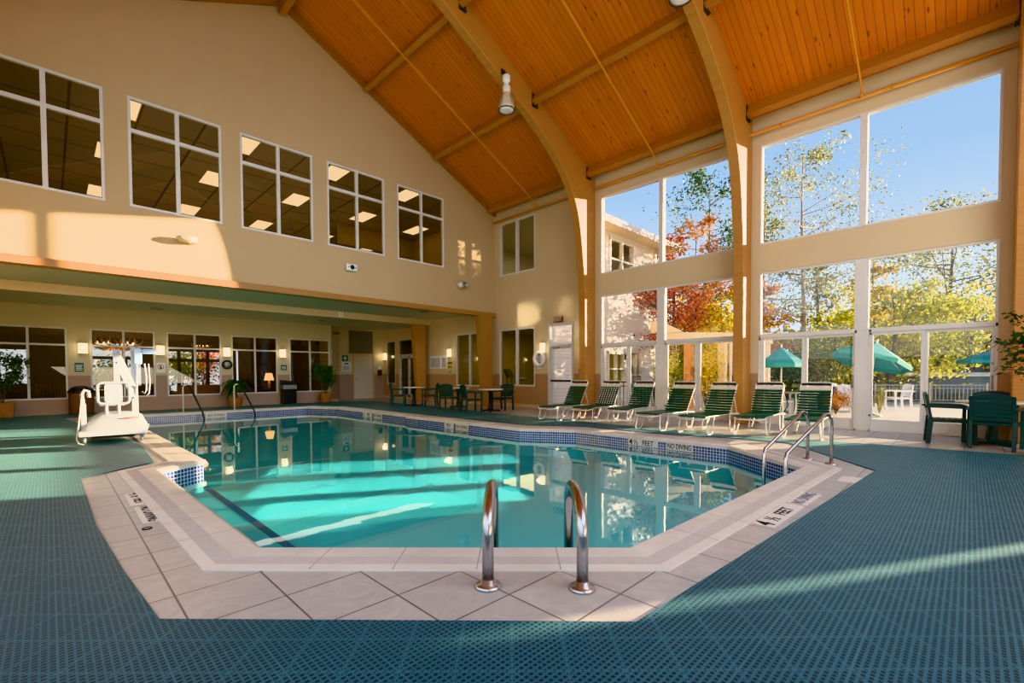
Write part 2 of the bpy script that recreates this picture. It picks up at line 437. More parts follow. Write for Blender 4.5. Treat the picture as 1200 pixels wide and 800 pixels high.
WN = [0]
def window(axis, c, u0, u1, z0, z1, mull=(), rails=(), fwid=.05, dep=.10, mw=None, glass='glass', fm='frame', skip=(), label=None):
    WN[0] += 1
    root = sthing('window_%d' % WN[0], ((c, (u0 + u1) / 2, z0) if axis == 'X' else ((u0 + u1) / 2, c, z0)))
    mw = mw or fwid
    off = root.location
    us = [(u0, u0 + fwid)] + [(m - mw / 2, m + mw / 2) for m in mull] + [(u1 - fwid, u1)]
    zs = [(z0, z0 + fwid)] + [(r - mw / 2, r + mw / 2) for r in rails] + [(z1 - fwid, z1)]
    mb = MB()
    def bx(a, b, zc, zd, d):
        if axis == 'X': mb.box(c - d / 2 - off.x, c + d / 2 - off.x, a - off.y, b - off.y, zc - off.z, zd - off.z)
        else: mb.box(a - off.x, b - off.x, c - d / 2 - off.y, c + d / 2 - off.y, zc - off.z, zd - off.z)
    for a, b in us: bx(a, b, z0, z1, dep)
    for a, b in zs: bx(u0, u1, a, b, dep * .98)
    mb.build('frame', M[fm], root, bevel=.006)
    for i in range(len(us) - 1):
        for j in range(len(zs) - 1):
            if (i, j) in skip: continue
            a, b, zc, zd = us[i][1] - .01, us[i + 1][0] + .01, zs[j][1] - .01, zs[j + 1][0] + .01
            p = MB()
            if axis == 'X': p.face([(c - off.x, a - off.y, zc - off.z), (c - off.x, b - off.y, zc - off.z), (c - off.x, b - off.y, zd - off.z), (c - off.x, a - off.y, zd - off.z)])
            else: p.face([(a - off.x, c - off.y, zc - off.z), (b - off.x, c - off.y, zc - off.z), (b - off.x, c - off.y, zd - off.z), (a - off.x, c - off.y, zd - off.z)])
            p.build('pane', M[glass], root, recalc=False)
    return root

# ------------------------------------------------------------------ pool outline
POOL = [(1.03, 3.60), (2.89, 1.69), (7.01, 1.53), (8.16, 2.90), (8.18, 6.15), (7.52, 7.25), (7.42, 11.75), (7.58, 12.05),
        (7.54, 16.75), (6.95, 17.95), (1.95, 18.12), (1.50, 17.30), (1.56, 7.94), (.96, 7.55)]
def offset(poly, d):
    n = len(poly); out = []
    for i in range(n):
        p0, p1, p2 = Vector(poly[i - 1]), Vector(poly[i]), Vector(poly[(i + 1) % n])
        a = (p1 - p0).normalized(); b = (p2 - p1).normalized()
        n1 = Vector((a.y, -a.x)); n2 = Vector((b.y, -b.x))
        k = n1 + n2; k = k / max(k.length_squared / 2, .35)
        out.append(tuple(p1 + k * d))
    return out
MATIN = [(.24, 7.57), (.25, 5.1), (.31, 3.75), (.37, 2.90), (2.04, 1.16), (7.32, .83), (9.15, 2.24), (9.10, 3.2), (8.80, 4.2), (8.75, 6.35), (8.08, 7.5),
         (8.02, 17.0), (7.3, 18.50), (2.6, 18.65), (.26, 18.56), (1.05, 11.28), (1.12, 10.1), (1.02, 8.2)]
MATOUT = [(XL + .02, YF + .1), (10.2, YF + .1), (10.15, -.6), (9.98, 1.15), (9.60, 2.7), (9.55, 6.0), (9.85, 8.5), (9.75, 10.35), (10.25, 13.3), (10.45, 19.3), (9.3, 20.2), (XL + .02, 20.3)]

m = MB(); m.poly([[(XL - .2, YF - .2), (XW + .2, YF - .2), (XW + .2, 22.0), (XL - .2, 22.0)], POOL], 0)
struct(m.build('floor', M['tile']))
m = MB(); m.poly([MATOUT, MATIN], .012)
for L in (MATOUT, MATIN):
    for i in range(len(L)):
        a, b = L[i], L[(i + 1) % len(L)]; m.face([(*a, 0.001), (*b, 0.001), (*b, .012), (*a, .012)])
tag(m.build('perforated_mat', M['mat'], recalc=False), 'dark teal perforated rubber matting laid on the deck all round the pool', 'mat')
# coping: bull-nosed cream lip, grey grip strip, white outer strip
o0, o1, o2, o3 = POOL, offset(POOL, .17), offset(POOL, .29), offset(POOL, .37)
m = MB(); n = len(POOL); lip = offset(POOL, -.035)
for i in range(n):
    j = (i + 1) % n
    def q(A, za, B, zb, mi): m.m = mi; m.face([(*A[i], za), (*A[j], za), (*B[j], zb), (*B[i], zb)])
    q(lip, -.062, POOL, -.062, 0); q(lip, -.062, lip, -.012, 0); q(lip, -.012, o0, .010, 0); q(o0, .010, o1, .012, 0)
    q(o1, .0118, o2, .0118, 1); q(o2, .012, o3, .012, 2); q(o3, .012, o3, 0, 2)
m.m = 3
for i in range(n):
    a, b = Vector(POOL[i]), Vector(POOL[(i + 1) % n]); L = (b - a).length; d = (b - a) / L; nn = Vector((d.y, -d.x))
    for k in range(1, max(1, int(L / .62)) + 1):
        c = a + d * (L * k / (int(L / .62) + 1)); e = nn * .37; w_ = d * .0035
        m.face([(*(c - w_), .0125), (*(c + w_), .0125), (*(c + w_ + e), .0125), (*(c - w_ + e), .0125)])
struct(m.build('pool_coping', [M['cope_a'], M['cope_b'], M['cope_c'], plain('coping_joint', (.36, .32, .29), .8)], recalc=False))
# basin
m = MB(); FZ = -.62
m.poly([POOL], FZ)
for i in range(n):
    a, b = POOL[i], POOL[(i + 1) % n]; m.face([(*a, FZ), (*b, FZ), (*b, -.0), (*a, -.0)])
m.prism([(.97, 3.62), (1.06, 3.60), (1.68, 2.96), (1.68, 8.3), (1.55, 7.93), (.97, 7.54)], FZ, -.46)
struct(m.build('pool_basin', M['basin']))
m = MB(); m.box(1.60, 1.685, 3.05, 8.2, -.47, -.455)
struct(m.build('pool_step_stripe', M['navy']))
m = MB(); u = 0
for i in range(n):
    a, b = Vector(POOL[i]), Vector(POOL[(i + 1) % n]); L = (b - a).length
    nn = Vector((-(b - a).y, (b - a).x)).normalized() * .006
    a2, b2 = a + nn, b + nn
    m.face([(*a2, -.322), (*b2, -.322), (*b2, -.062), (*a2, -.062)], [(u, .0), (u + L, .0), (u + L, .26), (u, .26)]); u += math.ceil(L / .052) * .052
struct(m.build('pool_tile_band', M['mosaic'], recalc=False))
m = MB(); m.poly([offset(POOL, -.004)], -.19)
struct(m.build('pool_water', M['water']))

# ------------------------------------------------------------------ walls
H = [(4.24, 8.29, 4.35, 6.75), (4.24, 8.29, -1, 3.68), (-.35, 3.70, 4.35, 6.75), (-.35, 3.70, -1, 3.68),
     (-4.62, -4.38, .5, 2.0), (9.34, 10.45, -1, 2.95), (11.08, 12.92, .77, 2.92), (11.06, 12.90, 4.95, 6.95), (13.98, 15.62, .72, 2.92),  # first hole: unseen slot added to throw the sun streak on the mat
     (20.50, 21.36, .72, 2.92), (18.45, 20.2, -1, 2.95)]
m = MB(); grid(m, 'X', XW, XW + .2, YF, 21.9, -.02, 7.46, H)
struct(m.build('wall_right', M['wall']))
m = MB(); grid(m, 'X', XL - .2, XL, YF, 21.9, -.02, 7.46, [(-.35, 3.7, 4.35, 6.75), (-.35, 3.7, .3, 3.68), (4.24, 8.29, 4.35, 6.75), (4.24, 8.29, .3, 3.68), (-5.2, -1.2, 4.35, 6.75), (-5.2, -1.2, .3, 3.68)])
struct(m.build('wall_left', M['wall']))
m = MB(); grid(m, 'Y', YF - .2, YF, XL - .2, XW + .2, -.02, 7.46, [])
m.prism([(XL - .2, 7.46), (XW + .2, 7.46), (RX, 11.25)], YF - .2, YF, TR(rx=PI / 2) @ Matrix.Scale(-1, 4, (0, 0, 1)))
struct(m.build('wall_front', M['wall']))
GW = [(-.87, .93), (1.33, 3.11), (3.52, 5.33), (5.74, 7.56), (8.02, 9.87)]
m = MB(); grid(m, 'Y', YG, YG + .2, XL - .2, XW + .2, 3.56, 7.46, [(a, b, 4.96, 7.36) for a, b in GW])
m.prism([(XL - .2, 7.46), (XW + .2, 7.46), (RX, 11.25)], YG, YG + .2, TR(rx=PI / 2) @ Matrix.Scale(-1, 4, (0, 0, 1)))
struct(m.build('wall_gable', M['gable']))
m = MB(); m.box(XL, XW + .05, YG - .06, YG + .24, 3.42, 3.58)
struct(m.build('trim_1', M['fascia'], bevel=.008))
BWN = [(-1.33, .43), (.98, 2.69), (3.03, 4.74), (5.09, 6.79), (7.27, 9.01)]
m = MB(); grid(m, 'Y', YB, YB + .2, XL - .2, 9.1, -.02, 3.46, [(a, b, .47, 2.78) for a, b in BWN])
m.prism([(9.1, YB + .001), (9.9, 21.6), (9.9, 21.8), (9.04, 21.8), (9.04, YB + .19), (9.1, YB + .19)], -.02, 3.46); m.box(9.4, XW + .2, 21.6, 21.8, -.02, 3.46)
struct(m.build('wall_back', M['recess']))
m = MB(); m.box(XL, XW, YG + .24, 17.5, 3.68, 3.78); m.box(XL, XW, 17.5, 21.7, 3.46, 3.78)
struct(m.build('ceiling_recess', M['soffit']))
m = MB(); m.box(XL, XW, 17.40, 17.52, 3.43, 3.685)
struct(m.build('trim_2', M['trimpaint']))
m = MB()
for s in (1, -1):
    X = lambda x: x if s > 0 else 2 * RX - x
    xs = [X(12.9), X(RX)]
    za, zb = deck(12.3) - .29, deck(RX)
    vs = [(xs[0], YF - .2, za), (xs[1], YF - .2, zb), (xs[1], YG + .1, zb), (xs[0], YG + .1, za)]
    m.face(vs); m.face([(a, b, c + .3) for a, b, c in vs])
struct(m.build('ceiling', M['planks'], recalc=False))
m = MB(); m.box(XW - .015, XW - .003, 8.52, 9.3, 0, .12); m.box(XW - .015, XW - .003, 10.5, 21.5, 0, .12)
struct(m.build('baseboard_right', M['gym_wall'] if False else M['trimpaint']))
m = MB(); m.box(XL, 9.4, YB - .015, YB - .003, 0, .12)
struct(m.build('baseboard_back', M['recess']))

# glazed bays of the right wall
for (a, b) in ((4.24, 8.29), (-.35, 3.70)):
    mid = (a + b) / 2 + .005
    window('X', XW + .06, a, b, 4.35, 6.75, mull=[mid], fwid=.045, dep=.14, mw=.13)
    window('X', XW + .06, a, b, 2.14, 3.68, mull=[mid], fwid=.045, dep=.10, mw=.25)
    m = MB(); m.box(XW - .02, XW, a - .02, b + .02, 6.86, 6.92); m.box(XW - .012, XW, a - .03, b + .03, 3.70, 3.735)
DN = [0]
def slider(y0, y1, split, glassL, glassR):
    """door unit between y0<y1: two framed leaves, bottom panel, pull handle"""
    DN[0] += 1; root = sthing('door_%d' % DN[0], (XW + .06, (y0 + y1) / 2, 0)); oy = (y0 + y1) / 2
    m = MB(); m.box(-.06, .06, y0 - oy, y0 + .04 - oy, 0, 2.15); m.box(-.06, .06, y1 - .04 - oy, y1 - oy, 0, 2.15); m.box(-.06, .06, y0 - oy, y1 - oy, 2.09, 2.16); m.box(-.06, .06, y0 - oy, y1 - oy, 0, .03)
    m.build('frame', M['frame'], root, bevel=.004)
    for (a, b, g, dx) in ((split, y1 - .04, glassL, -.018), (y0 + .04, split, glassR, .012)):
        p = MB(); g0, g1 = g
        p.box(dx - .02, dx + .02, a - oy, g0 - oy, .03, 2.09); p.box(dx - .02, dx + .02, g1 - oy, b - oy, .03, 2.09)
        p.box(dx - .02, dx + .02, g0 - oy, g1 - oy, .03, .25); p.box(dx - .02, dx + .02, g0 - oy, g1 - oy, 2.03, 2.09)
        po = p.build('door_leaf', M['frame'], root, bevel=.004)
        p = MB(); p.face([(dx, g0 - oy, .25), (dx, g1 - oy, .25), (dx, g1 - oy, 2.03), (dx, g0 - oy, 2.03)])
        p.build('pane', M['glass'], po, recalc=False)
        if dx > 0:
            h = MB(); yy = (a + g0) / 2 - oy
            h.tube([(-.01, yy, .92), (-.06, yy, .94), (-.06, yy, 1.16), (-.01, yy, 1.18)], .011, 8); h.cb((-.012, yy, 1.4), (.012, .03, .05))
            h.build('handle', M['metal_grey'], po)
    h = MB(); h.cb((-.065, y1 - .03 - oy, 2.06), (.03, .03, .035)); h.cb((-.065, y1 - .03 - oy, .33), (.03, .03, .035)); h.build('hinge', M['black'], root)
slider(6.39, 8.29, 7.31, (7.37, 8.15), (6.46, 7.25))
slider(4.24, 6.15, 5.21, (5.29, 6.05), (4.33, 5.14))
slider(1.75, 3.70, 2.72, (2.78, 3.57), (1.83, 2.67))
slider(-.35, 1.54, .65, (.71, 1.47), (-.26, .60))
for (y0, y1) in ((6.15, 6.39), (1.54, 1.75)):
    m = MB(); m.box(XW + .005, XW + .12, y0, y1, 0, 2.14); struct(m.build('trim_%d' % (3 if y0 > 3 else 4), M['frame'], bevel=.004))
# exit door with transom
DN[0] += 1; root = sthing('door_%d' % DN[0], (XW + .06, 9.9, 0))
m = MB()
for a, b in ((-.555, -.48), (.48, .555)): m.box(-.08, .08, a, b, 0, 2.95)
m.box(-.08, .08, -.48, .48, 2.88, 2.95); m.box(-.08, .08, -.48, .48, 2.16, 2.24)
m.build('frame', M['frame'], root, bevel=.004)
p = MB(); p.box(-.025, .025, -.48, -.43, .02, 2.16); p.box(-.025, .025, .36, .48, .02, 2.16); p.box(-.025, .025, -.43, .36, 2.08, 2.16); p.box(-.025, .025, -.43, .36, .02, .2)
po = p.build('door_leaf', M['frame'], root, bevel=.004)
for z0, z1, par in ((.2, 2.08, po), (2.24, 2.88, root)):
    p = MB(); w = (-.43, .36) if par is po else (-.48, .48)
    p.face([(0, w[0], z0), (0, w[1], z0), (0, w[1], z1), (0, w[0], z1)]); p.build('pane', M['glass'], par, recalc=False)
p = MB(); p.box(-.09, -.05, -.43, .42, .96, 1.02); p.build('push_bar', M['steel_dark'], po)
p = MB(); p.box(-.09, -.03, .05, .35, 2.1, 2.16); p.bar((-.06, .1, 2.1), (-.2, .3, 2.06), .03, .02); p.build('door_closer', M['metal_grey'], po)
# interior windows
window('X', XW + .05, 11.08, 12.92, .77, 2.92, mull=[11.99], fwid=.06, mw=.12, glass='glass_dark')
window('X', XW + .05, 11.06, 12.90, 4.95, 6.95, mull=[11.98], fwid=.06, mw=.12)
window('X', XW + .05, 13.98, 15.62, .72, 2.92, mull=[14.70], fwid=.06, mw=.12, glass='glass_dark')
window('X', XW + .05, 20.50, 21.36, .72, 2.92, fwid=.06, glass='glass_dark')
for a, b in GW: window('Y', YG + .05, a, b, 4.96, 7.36, mull=[(a + b) / 2], rails=[6.63], fwid=.055, mw=.085, glass='glass_dark', fm='trimpaint' if False else 'frame')
for a, b in BWN: window('Y', YB + .05, a, b, .47, 2.78, mull=[(a + b) / 2], rails=[2.22], fwid=.05, mw=.065, glass='glass_dark')
# recess side door (glazed) and white service door
DN[0] += 1; root = sthing('door_%d' % DN[0], (XW + .06, 19.32, 0))
m = MB()
for a, b in ((-.87, -.80), (.80, .87)): m.box(-.06, .06, a, b, 0, 2.95)
m.box(-.06, .06, -.8, .8, 2.88, 2.95); m.box(-.06, .06, -.8, .8, 2.12, 2.2); m.build('frame', M['frame'], root)
for a, b in ((-.8, 0), (0, .8)):
    p = MB(); p.box(-.02, .02, a, a + .11, 0, 2.12); p.box(-.02, .02, b - .11, b, 0, 2.12); p.box(-.02, .02, a, b, 0, .24); p.box(-.02, .02, a, b, 2.0, 2.12)
    po = p.build('door_leaf', M['frame'], root)
    p = MB(); p.face([(0, a + .11, .24), (0, b - .11, .24), (0, b - .11, 2.0), (0, a + .11, 2.0)]); p.build('pane', M['glass_dark'], po, recalc=False)
    p = MB(); p.box(-.08, -.04, a + .08, b - .08, .98, 1.03); p.build('push_bar', M['metal_grey'], po)
p = MB(); p.face([(0, -.8, 2.2), (0, .8, 2.2), (0, .8, 2.88), (0, -.8, 2.88)]); p.build('pane', M['glass_dark'], root, recalc=False)
DN[0] += 1; root = sthing('door_%d' % DN[0], (11.14, 21.6, 0))
m = MB()
for a, b in ((-.56, -.49), (.49, .56)): m.box(a, b, -.05, .0, 0, 2.2)
m.box(-.56, .56, -.05, 0, 2.13, 2.2); m.build('frame', M['trimpaint'], root)
m = MB(); m.box(-.48, .48, -.04, -.005, .01, 2.12); po = m.build('door_leaf', plain('service_door', (.58, .52, .42), .5), root)
m = MB(); m.tube([(-.4, -.04, 1.0), (-.4, -.09, 1.0), (-.3, -.09, 1.0)], .012, 8); m.lathe([(.03, 0), (.03, .01)], 16, T=TR((-.4, -.04, 1.0), rx=PI / 2)); m.build('handle', M['metal_grey'], po)
m = MB()
for z in (.3, 1.1, 1.9): m.cb((.485, -.045, z), (.02, .012, .1))
m.build('hinge', M['metal_grey'], po)
root = thing('louvre_panel', 'grey panel in a pale frame above the white service door', 'panel', (11.0, 21.6, 2.26))
m = MB()
m.box(-.64, .64, -.03, -.002, .0, 1.14)
m.build('panel', plain('grey_panel', (.15, .145, .125), .6), root)
m = MB()
for a, b, c, d in ((-.7, -.64, -.04, 1.17), (.64, .7, -.04, 1.17), (-.7, .7, 1.13, 1.17), (-.7, .7, -.05, 0)): m.box(a, b, -.05, -.002, c, d)
m.build('frame', M['trimpaint'], root)

# ------------------------------------------------------------------ timber roof frame
INN = [(11.80, 0), (11.77, 2.0), (11.74, 3.9), (11.65, 4.8), (11.46, 5.9), (11.12, 6.7), (10.58, 7.33), (9.62, 8.01), (8.40, 8.63), (6.39, 9.60), (RX, 10.49)]
def catmull(P, k=5):
    out = []
    for i in range(len(P) - 1):
        a = Vector(P[max(i - 1, 0)]); b = Vector(P[i]); c = Vector(P[i + 1]); d = Vector(P[min(i + 2, len(P) - 1)])
        for t in range(k):
            s = t / k
            out.append(.5 * ((2 * b) + (c - a) * s + (2 * a - 5 * b + 4 * c - d) * s * s + (-a + 3 * b - 3 * c + d) * s ** 3))
    out.append(Vector(P[-1])); return out
CUR = catmull(INN)
def outer(p, i):
    x, z = p
    if z < 6.2: return (12.285, z)
    # walk along roof line
    k = (i - next(j for j, q in enumerate(CUR) if q[1] >= 6.2)); N = len(CUR) - 1 - next(j for j, q in enumerate(CUR) if q[1] >= 6.2)
    t = k / N; xx = 12.285 + (RX - 12.285) * max(0, (t * 1.12 - .12)); zz = deck(max(xx, RX)) - .012
    if t < .11: zz = 6.2 + (deck(12.285) - .012 - 6.2) * (t / .11)
    return (xx, zz)
OUT = [outer(p, i) for i, p in enumerate(CUR)]
def arch_mesh(mb, y0, y1):
    for s in (1, -1):
        X = lambda x: x if s > 0 else 2 * RX - x
        b = len(mb.v); nn = len(CUR); vs = []
        for p, q in zip(CUR, OUT):
            vs += [(X(p[0]), y0, p[1]), (X(p[0]), y1, p[1]), (X(q[0]), y1, q[1]), (X(q[0]), y0, q[1])]
        fs = []
        for i in range(nn - 1):
            for k in range(4):
                l = (k + 1) % 4; fs.append((i * 4 + k, i * 4 + l, i * 4 + 4 + l, i * 4 + 4 + k))
        fs.append((0, 1, 2, 3)); fs.append(tuple((nn - 1) * 4 + k for k in (3, 2, 1, 0)))
        mb.mesh(vs, fs)
AY = {-5.38: 'curved timber arch behind the viewer', -.75: 'timber arch at the right edge of the picture, behind the leafy potted tree', 3.88: 'curved timber arch standing between the two glazed bays', 8.50: 'curved timber arch between the exit door and the first glazed bay'}
for y, lab in AY.items():
    if y < -5: continue
    root = thing('timber_arch', lab, 'arch', (0, y, 0), group='laminated timber arches')
    m = MB(); arch_mesh(m, 0, .235); m.build('laminated_arch', M['glulam'], root, bevel=.012, seg=1)
    for X in (11.93, 9.45, 6.95):
        for s0 in (-.012, .235):
            m = MB(); m.box(X - .11, X + .11, s0, s0 + .012, deck(X) - .40, deck(X) - .04)
            m.box(X - .085, X + .085, s0 - .06 if s0 < 0 else s0, s0 + .012 if s0 < 0 else s0 + .07, deck(X) - .395, deck(X) - .375)
            m.build('hanger_plate', M['steel_dark'], root)
bays = [(8.735, 13.06, 'between the gable wall and first arch'), (4.115, 8.5, 'between the first and second arches'), (-.515, 3.88, 'right of the second arch')]
for (a, b, where) in bays:
    for X, w in ((11.93, 'lowest timber purlin, just above the wall,'), (9.45, 'middle timber purlin'), (6.95, 'upper timber purlin')):
        if X < 7 and a < 8: lab = 'upper timber purlin ' + where
        m = MB(); c, s_ = math.cos(math.atan(.483)), math.sin(math.atan(.483))
        T = TR((X, 0, deck(X) - .175), ry=math.atan(.483) if X > RX else -math.atan(.483))
        m.box(-.075, .075, a + .014, b - .014, -.155, .155, T)
        tag(m.build('purlin', M['glulamY'], bevel=.006, seg=1), '%s %s' % (w, where), 'beam', group='roof purlins')
for X in (4.55,):
    m = MB(); m.box(X - .08, X + .08, YF, YG - .1, 10.75, 11.1); struct(m.build('trim_5', M['glulamY']))
m = MB()
for s in (1, -1):
    X = lambda x: x if s > 0 else 2 * RX - x
    pts = [(X(12.28), deck(12.28) - .2), (X(RX), deck(RX) - .2), (X(RX), deck(RX) - .01), (X(12.28), deck(12.28) - .01)]
    m.prism(pts, YG - .10, YG - .002, TR(rx=PI / 2) @ Matrix.Scale(-1, 4, (0, 0, 1)))
struct(m.build('trim_6', mat_lam('rake_timber', (.42, .17, .035), (.22, .07, .012))))
# tapered posts under the gable beam and in the recess
for y, lab in ((13.02, 'tapered timber post under the right end of the beam, beside the table for two'), (17.45, 'tapered timber post deeper in the recess, in front of the glazed side door')):
    root = thing('timber_post', lab, 'post', (11.75, y, 0), group='tapered posts')
    m = MB(); m.prism([(-.12, 0), (.27, 0), (.27, 3.415 if y < 14 else 3.42), (-.38, 3.415 if y < 14 else 3.42)], 0, .235, TR(rx=PI / 2) @ Matrix.Scale(-1, 4, (0, 0, 1)))
    m.build('post', M['fascia'], root, bevel=.008)
# sprinkler pipe
root = thing('sprinkler_pipe', 'orange sprinkler pipe running along the top of the right wall with branches up the ceiling', 'pipe', (12.17, 4, 7.02))
m = MB(); m.tube([(0, 9.1, 0), (0, -5.2, 0)], .034, 10)
for y in (3.2, 1.2, 6, -1.5): m.tube([(0, y - 4 + .03, 0), (0, y - 4 - .03, 0)], .045, 10)
m.build('main_pipe', M['pipe'], root)
for y in (10.85, 6.30, 1.70):
    pts = [(0, y - 4, 0), (-.12, y - 4, .10)] + [(x - 12.17, y - 4, deck(x) - .385 - 7.02) for x in (11.8, 9, 6.5, 4.7)]
    m = MB(); m.tube(pts, .02, 8); m.lathe([(.03, 0), (.03, .1), (.012, .14)], 10, (-.1, y - 4, -.06)); m.build('branch_pipe', M['pipe'], root)

# ------------------------------------------------------------------ rooms behind the glass
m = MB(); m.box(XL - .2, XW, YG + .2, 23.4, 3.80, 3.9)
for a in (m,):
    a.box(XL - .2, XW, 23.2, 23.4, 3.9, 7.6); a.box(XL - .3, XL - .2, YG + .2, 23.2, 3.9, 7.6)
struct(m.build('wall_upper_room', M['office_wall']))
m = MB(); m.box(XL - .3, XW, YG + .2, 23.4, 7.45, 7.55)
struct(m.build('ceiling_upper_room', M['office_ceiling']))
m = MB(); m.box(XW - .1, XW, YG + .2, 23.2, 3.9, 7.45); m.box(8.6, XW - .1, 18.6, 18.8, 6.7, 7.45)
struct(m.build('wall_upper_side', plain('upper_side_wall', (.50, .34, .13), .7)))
k = 0
colnm = ['leftmost', 'second', 'middle', 'fourth', 'rightmost']
rownm = ['nearest the glass', 'in the middle row', 'in the far row']
for i, x in enumerate((-1.15, 1.33, 3.82, 6.33, 8.87, 11.3)):
    for j, y in enumerate((13.95, 17.1, 20.95)):
        if (i == 0 and j != 1) or (i == 5 and j == 0): continue
        root = thing('ceiling_light', 'glowing ceiling panel %s of the upstairs room, column %s from the left' % (rownm[j], ['one', 'two', 'three', 'four', 'five', 'six'][i]), 'ceiling light', (x, y, 7.448), group='upstairs ceiling lights')
        m = MB(); m.box(-.29, .29, -.59, .59, -.012, -.006); m.build('diffuser', M['panel'], root)
        m = MB()
        for a, b, c, d in ((-.31, -.29, -.61, .61), (.29, .31, -.61, .61), (-.29, .29, -.61, -.59), (-.29, .29, .59, .61)): m.box(a, b, c, d, -.016, 0)
        m.build('frame', M['frame'], root)
# lobby behind the back wall
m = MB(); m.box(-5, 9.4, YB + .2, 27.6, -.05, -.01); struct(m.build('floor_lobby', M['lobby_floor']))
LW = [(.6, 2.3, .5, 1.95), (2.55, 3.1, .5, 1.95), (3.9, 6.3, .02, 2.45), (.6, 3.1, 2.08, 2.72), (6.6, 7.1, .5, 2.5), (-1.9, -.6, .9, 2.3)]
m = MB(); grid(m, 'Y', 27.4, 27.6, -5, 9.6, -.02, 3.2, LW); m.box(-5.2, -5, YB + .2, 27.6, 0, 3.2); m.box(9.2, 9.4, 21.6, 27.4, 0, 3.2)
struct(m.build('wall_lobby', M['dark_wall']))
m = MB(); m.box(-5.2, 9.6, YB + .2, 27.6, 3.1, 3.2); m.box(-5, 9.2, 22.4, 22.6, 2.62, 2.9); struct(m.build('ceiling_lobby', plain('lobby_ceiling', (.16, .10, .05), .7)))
window('Y', 27.5, .6, 3.1, .5, 2.72, mull=[2.42], rails=[2.0], fwid=.06, mw=.1, fm='dark_wall')
window('Y', 27.5, 3.9, 6.3, .02, 2.45, mull=[4.5, 5.1, 5.7], rails=[1.95], fwid=.07, mw=.14, fm='curtain')
m = MB()
for x in (-3.2, -2.1, 6.45, 7.3): 
    m.prism([(x + .05 * i, .05 * (i % 2)) for i in range(10)] + [(x + .45 - .05 * i, .12 + .05 * (i % 2)) for i in range(10)], 0, 2.9, TR((0, 27.1, .05)))
struct(m.build('trim_7', M['curtain']))
# gym and room above it (beyond the right wall), wing outside
m = MB(); m.box(XW + .2, 18, 16.2, 16.4, 0, 3.3); m.box(17.8, 18, 11.1, 16.2, 0, 3.3); m.box(XW + .2, 18, 11.1, 16.4, 3.2, 3.3); m.box(XW + .2, 18, 16.4, 16.5, 0, 3.3)
m.box(XW + .2, 17, 21.85, 22.0, 0, 3.2); m.box(16.5, 16.7, 16.5, 21.9, 0, 3.2); m.box(XW + .2, 16.7, 16.5, 21.9, 3.1, 3.2)
struct(m.build('wall_gym', M['gym_wall']))
m = MB(); m.box(XW + .2, 18, 11.1, 21.9, -.06, -.01); struct(m.build('floor_gym', M['lobby_floor']))
m = MB(); m.box(XW + .2, 20.8, 16.2, 16.4, 4, 7.3); m.box(XW + .2, 20.8, 11.1, 16.4, 7.2, 7.3); m.box(XW + .2, 20.8, 11.1, 16.4, 3.9, 4.0)
struct(m.build('ceiling_wing_room', plain('wing_room_paint', (.40, .36, .24), .7)))
# ------------------------------------------------------------------ outdoors
m = MB(); m.box(XW + .2, 27, -30, 40, -.2, -.05); struct(m.build('patio', M['patio']))
m = MB(); m.box(27, 120, -70, 110, -.3, -.09); struct(m.build('lawn', M['lawn']))
# wing of the building
WX = 20.9
root = thing('building_wing', 'pale sided two storey wing of the building seen through the left glazed bay', 'building', (12.5, 10.9, 0))
m = MB(); WH = [(16.88, 18.76, 5.3, 6.95), (14.2, 15.75, 5.45, 6.85), (16.75, 18.0, .75, 2.1), (18.5, 19.5, .1, 2.2)]
WL = [(a - 12.5, b - 12.5, c, d) for a, b, c, d in WH]
grid(m, 'Y', 0, .2, .02, WX - 12.5, -.04, 7.3, WL); m.box(WX - 12.7, WX - 12.5, .2, 5.4, -.04, 7.3)
m.build('siding_wall', M['siding'], root)
m = MB(); m.box(.02, WX - 11.5, -.75, 5.6, 7.22, 7.27); m.build('soffit', M['cream'], root)
m = MB(); m.box(.02, WX - 11.48, -.80, -.75, 7.16, 7.42); m.box(WX - 11.5, WX - 11.45, -.8, 5.6, 7.16, 7.42); m.build('fascia_board', M['frame'], root)
m = MB(); z0 = 7.42
m.mesh([(.02, -.8, z0), (WX - 11.45, -.8, z0), (WX - 11.45, 5.6, z0), (.02, 5.6, z0), (.02, 2.4, 8.5), (WX - 14.4, 2.4, 8.5)], [(0, 1, 5, 4), (1, 2, 5), (2, 3, 4, 5), (0, 4, 3)]); m.build('roof', M['roofing'], root)
m = MB(); m.box(WX - 12.68, WX - 12.48, -.03, 0, 0, 7.2); m.box(.1, WX - 12.5, -.012, 0, 7.05, 7.2); m.build('corner_board', M['frame'], root)
for (a, b, c, d) in WL:
    mid = (a + b) / 2; w = MB()
    for p, q in ((a - .08, a + .04), (mid - .035, mid + .035), (b - .04, b + .08)): w.box(p, q, -.04, .12, c - .08, d + .08)
    for p, q in ((c - .08, c + .04), ((c + d) / 2 - .03, (c + d) / 2 + .03), (d - .04, d + .08)): w.box(a - .08, b + .08, -.038, .118, p, q)
    fo = w.build('window', M['frame'], root)
    p = MB(); p.face([(a, .06, c), (b, .06, c), (b, .06, d), (a, .06, d)]); p.build('pane', M['glass'], fo, recalc=False)
w = MB(); w.cb((5.55, -.07, 1.95), (.14, .14, .22)); w.build('wall_lantern', M['black'], root)
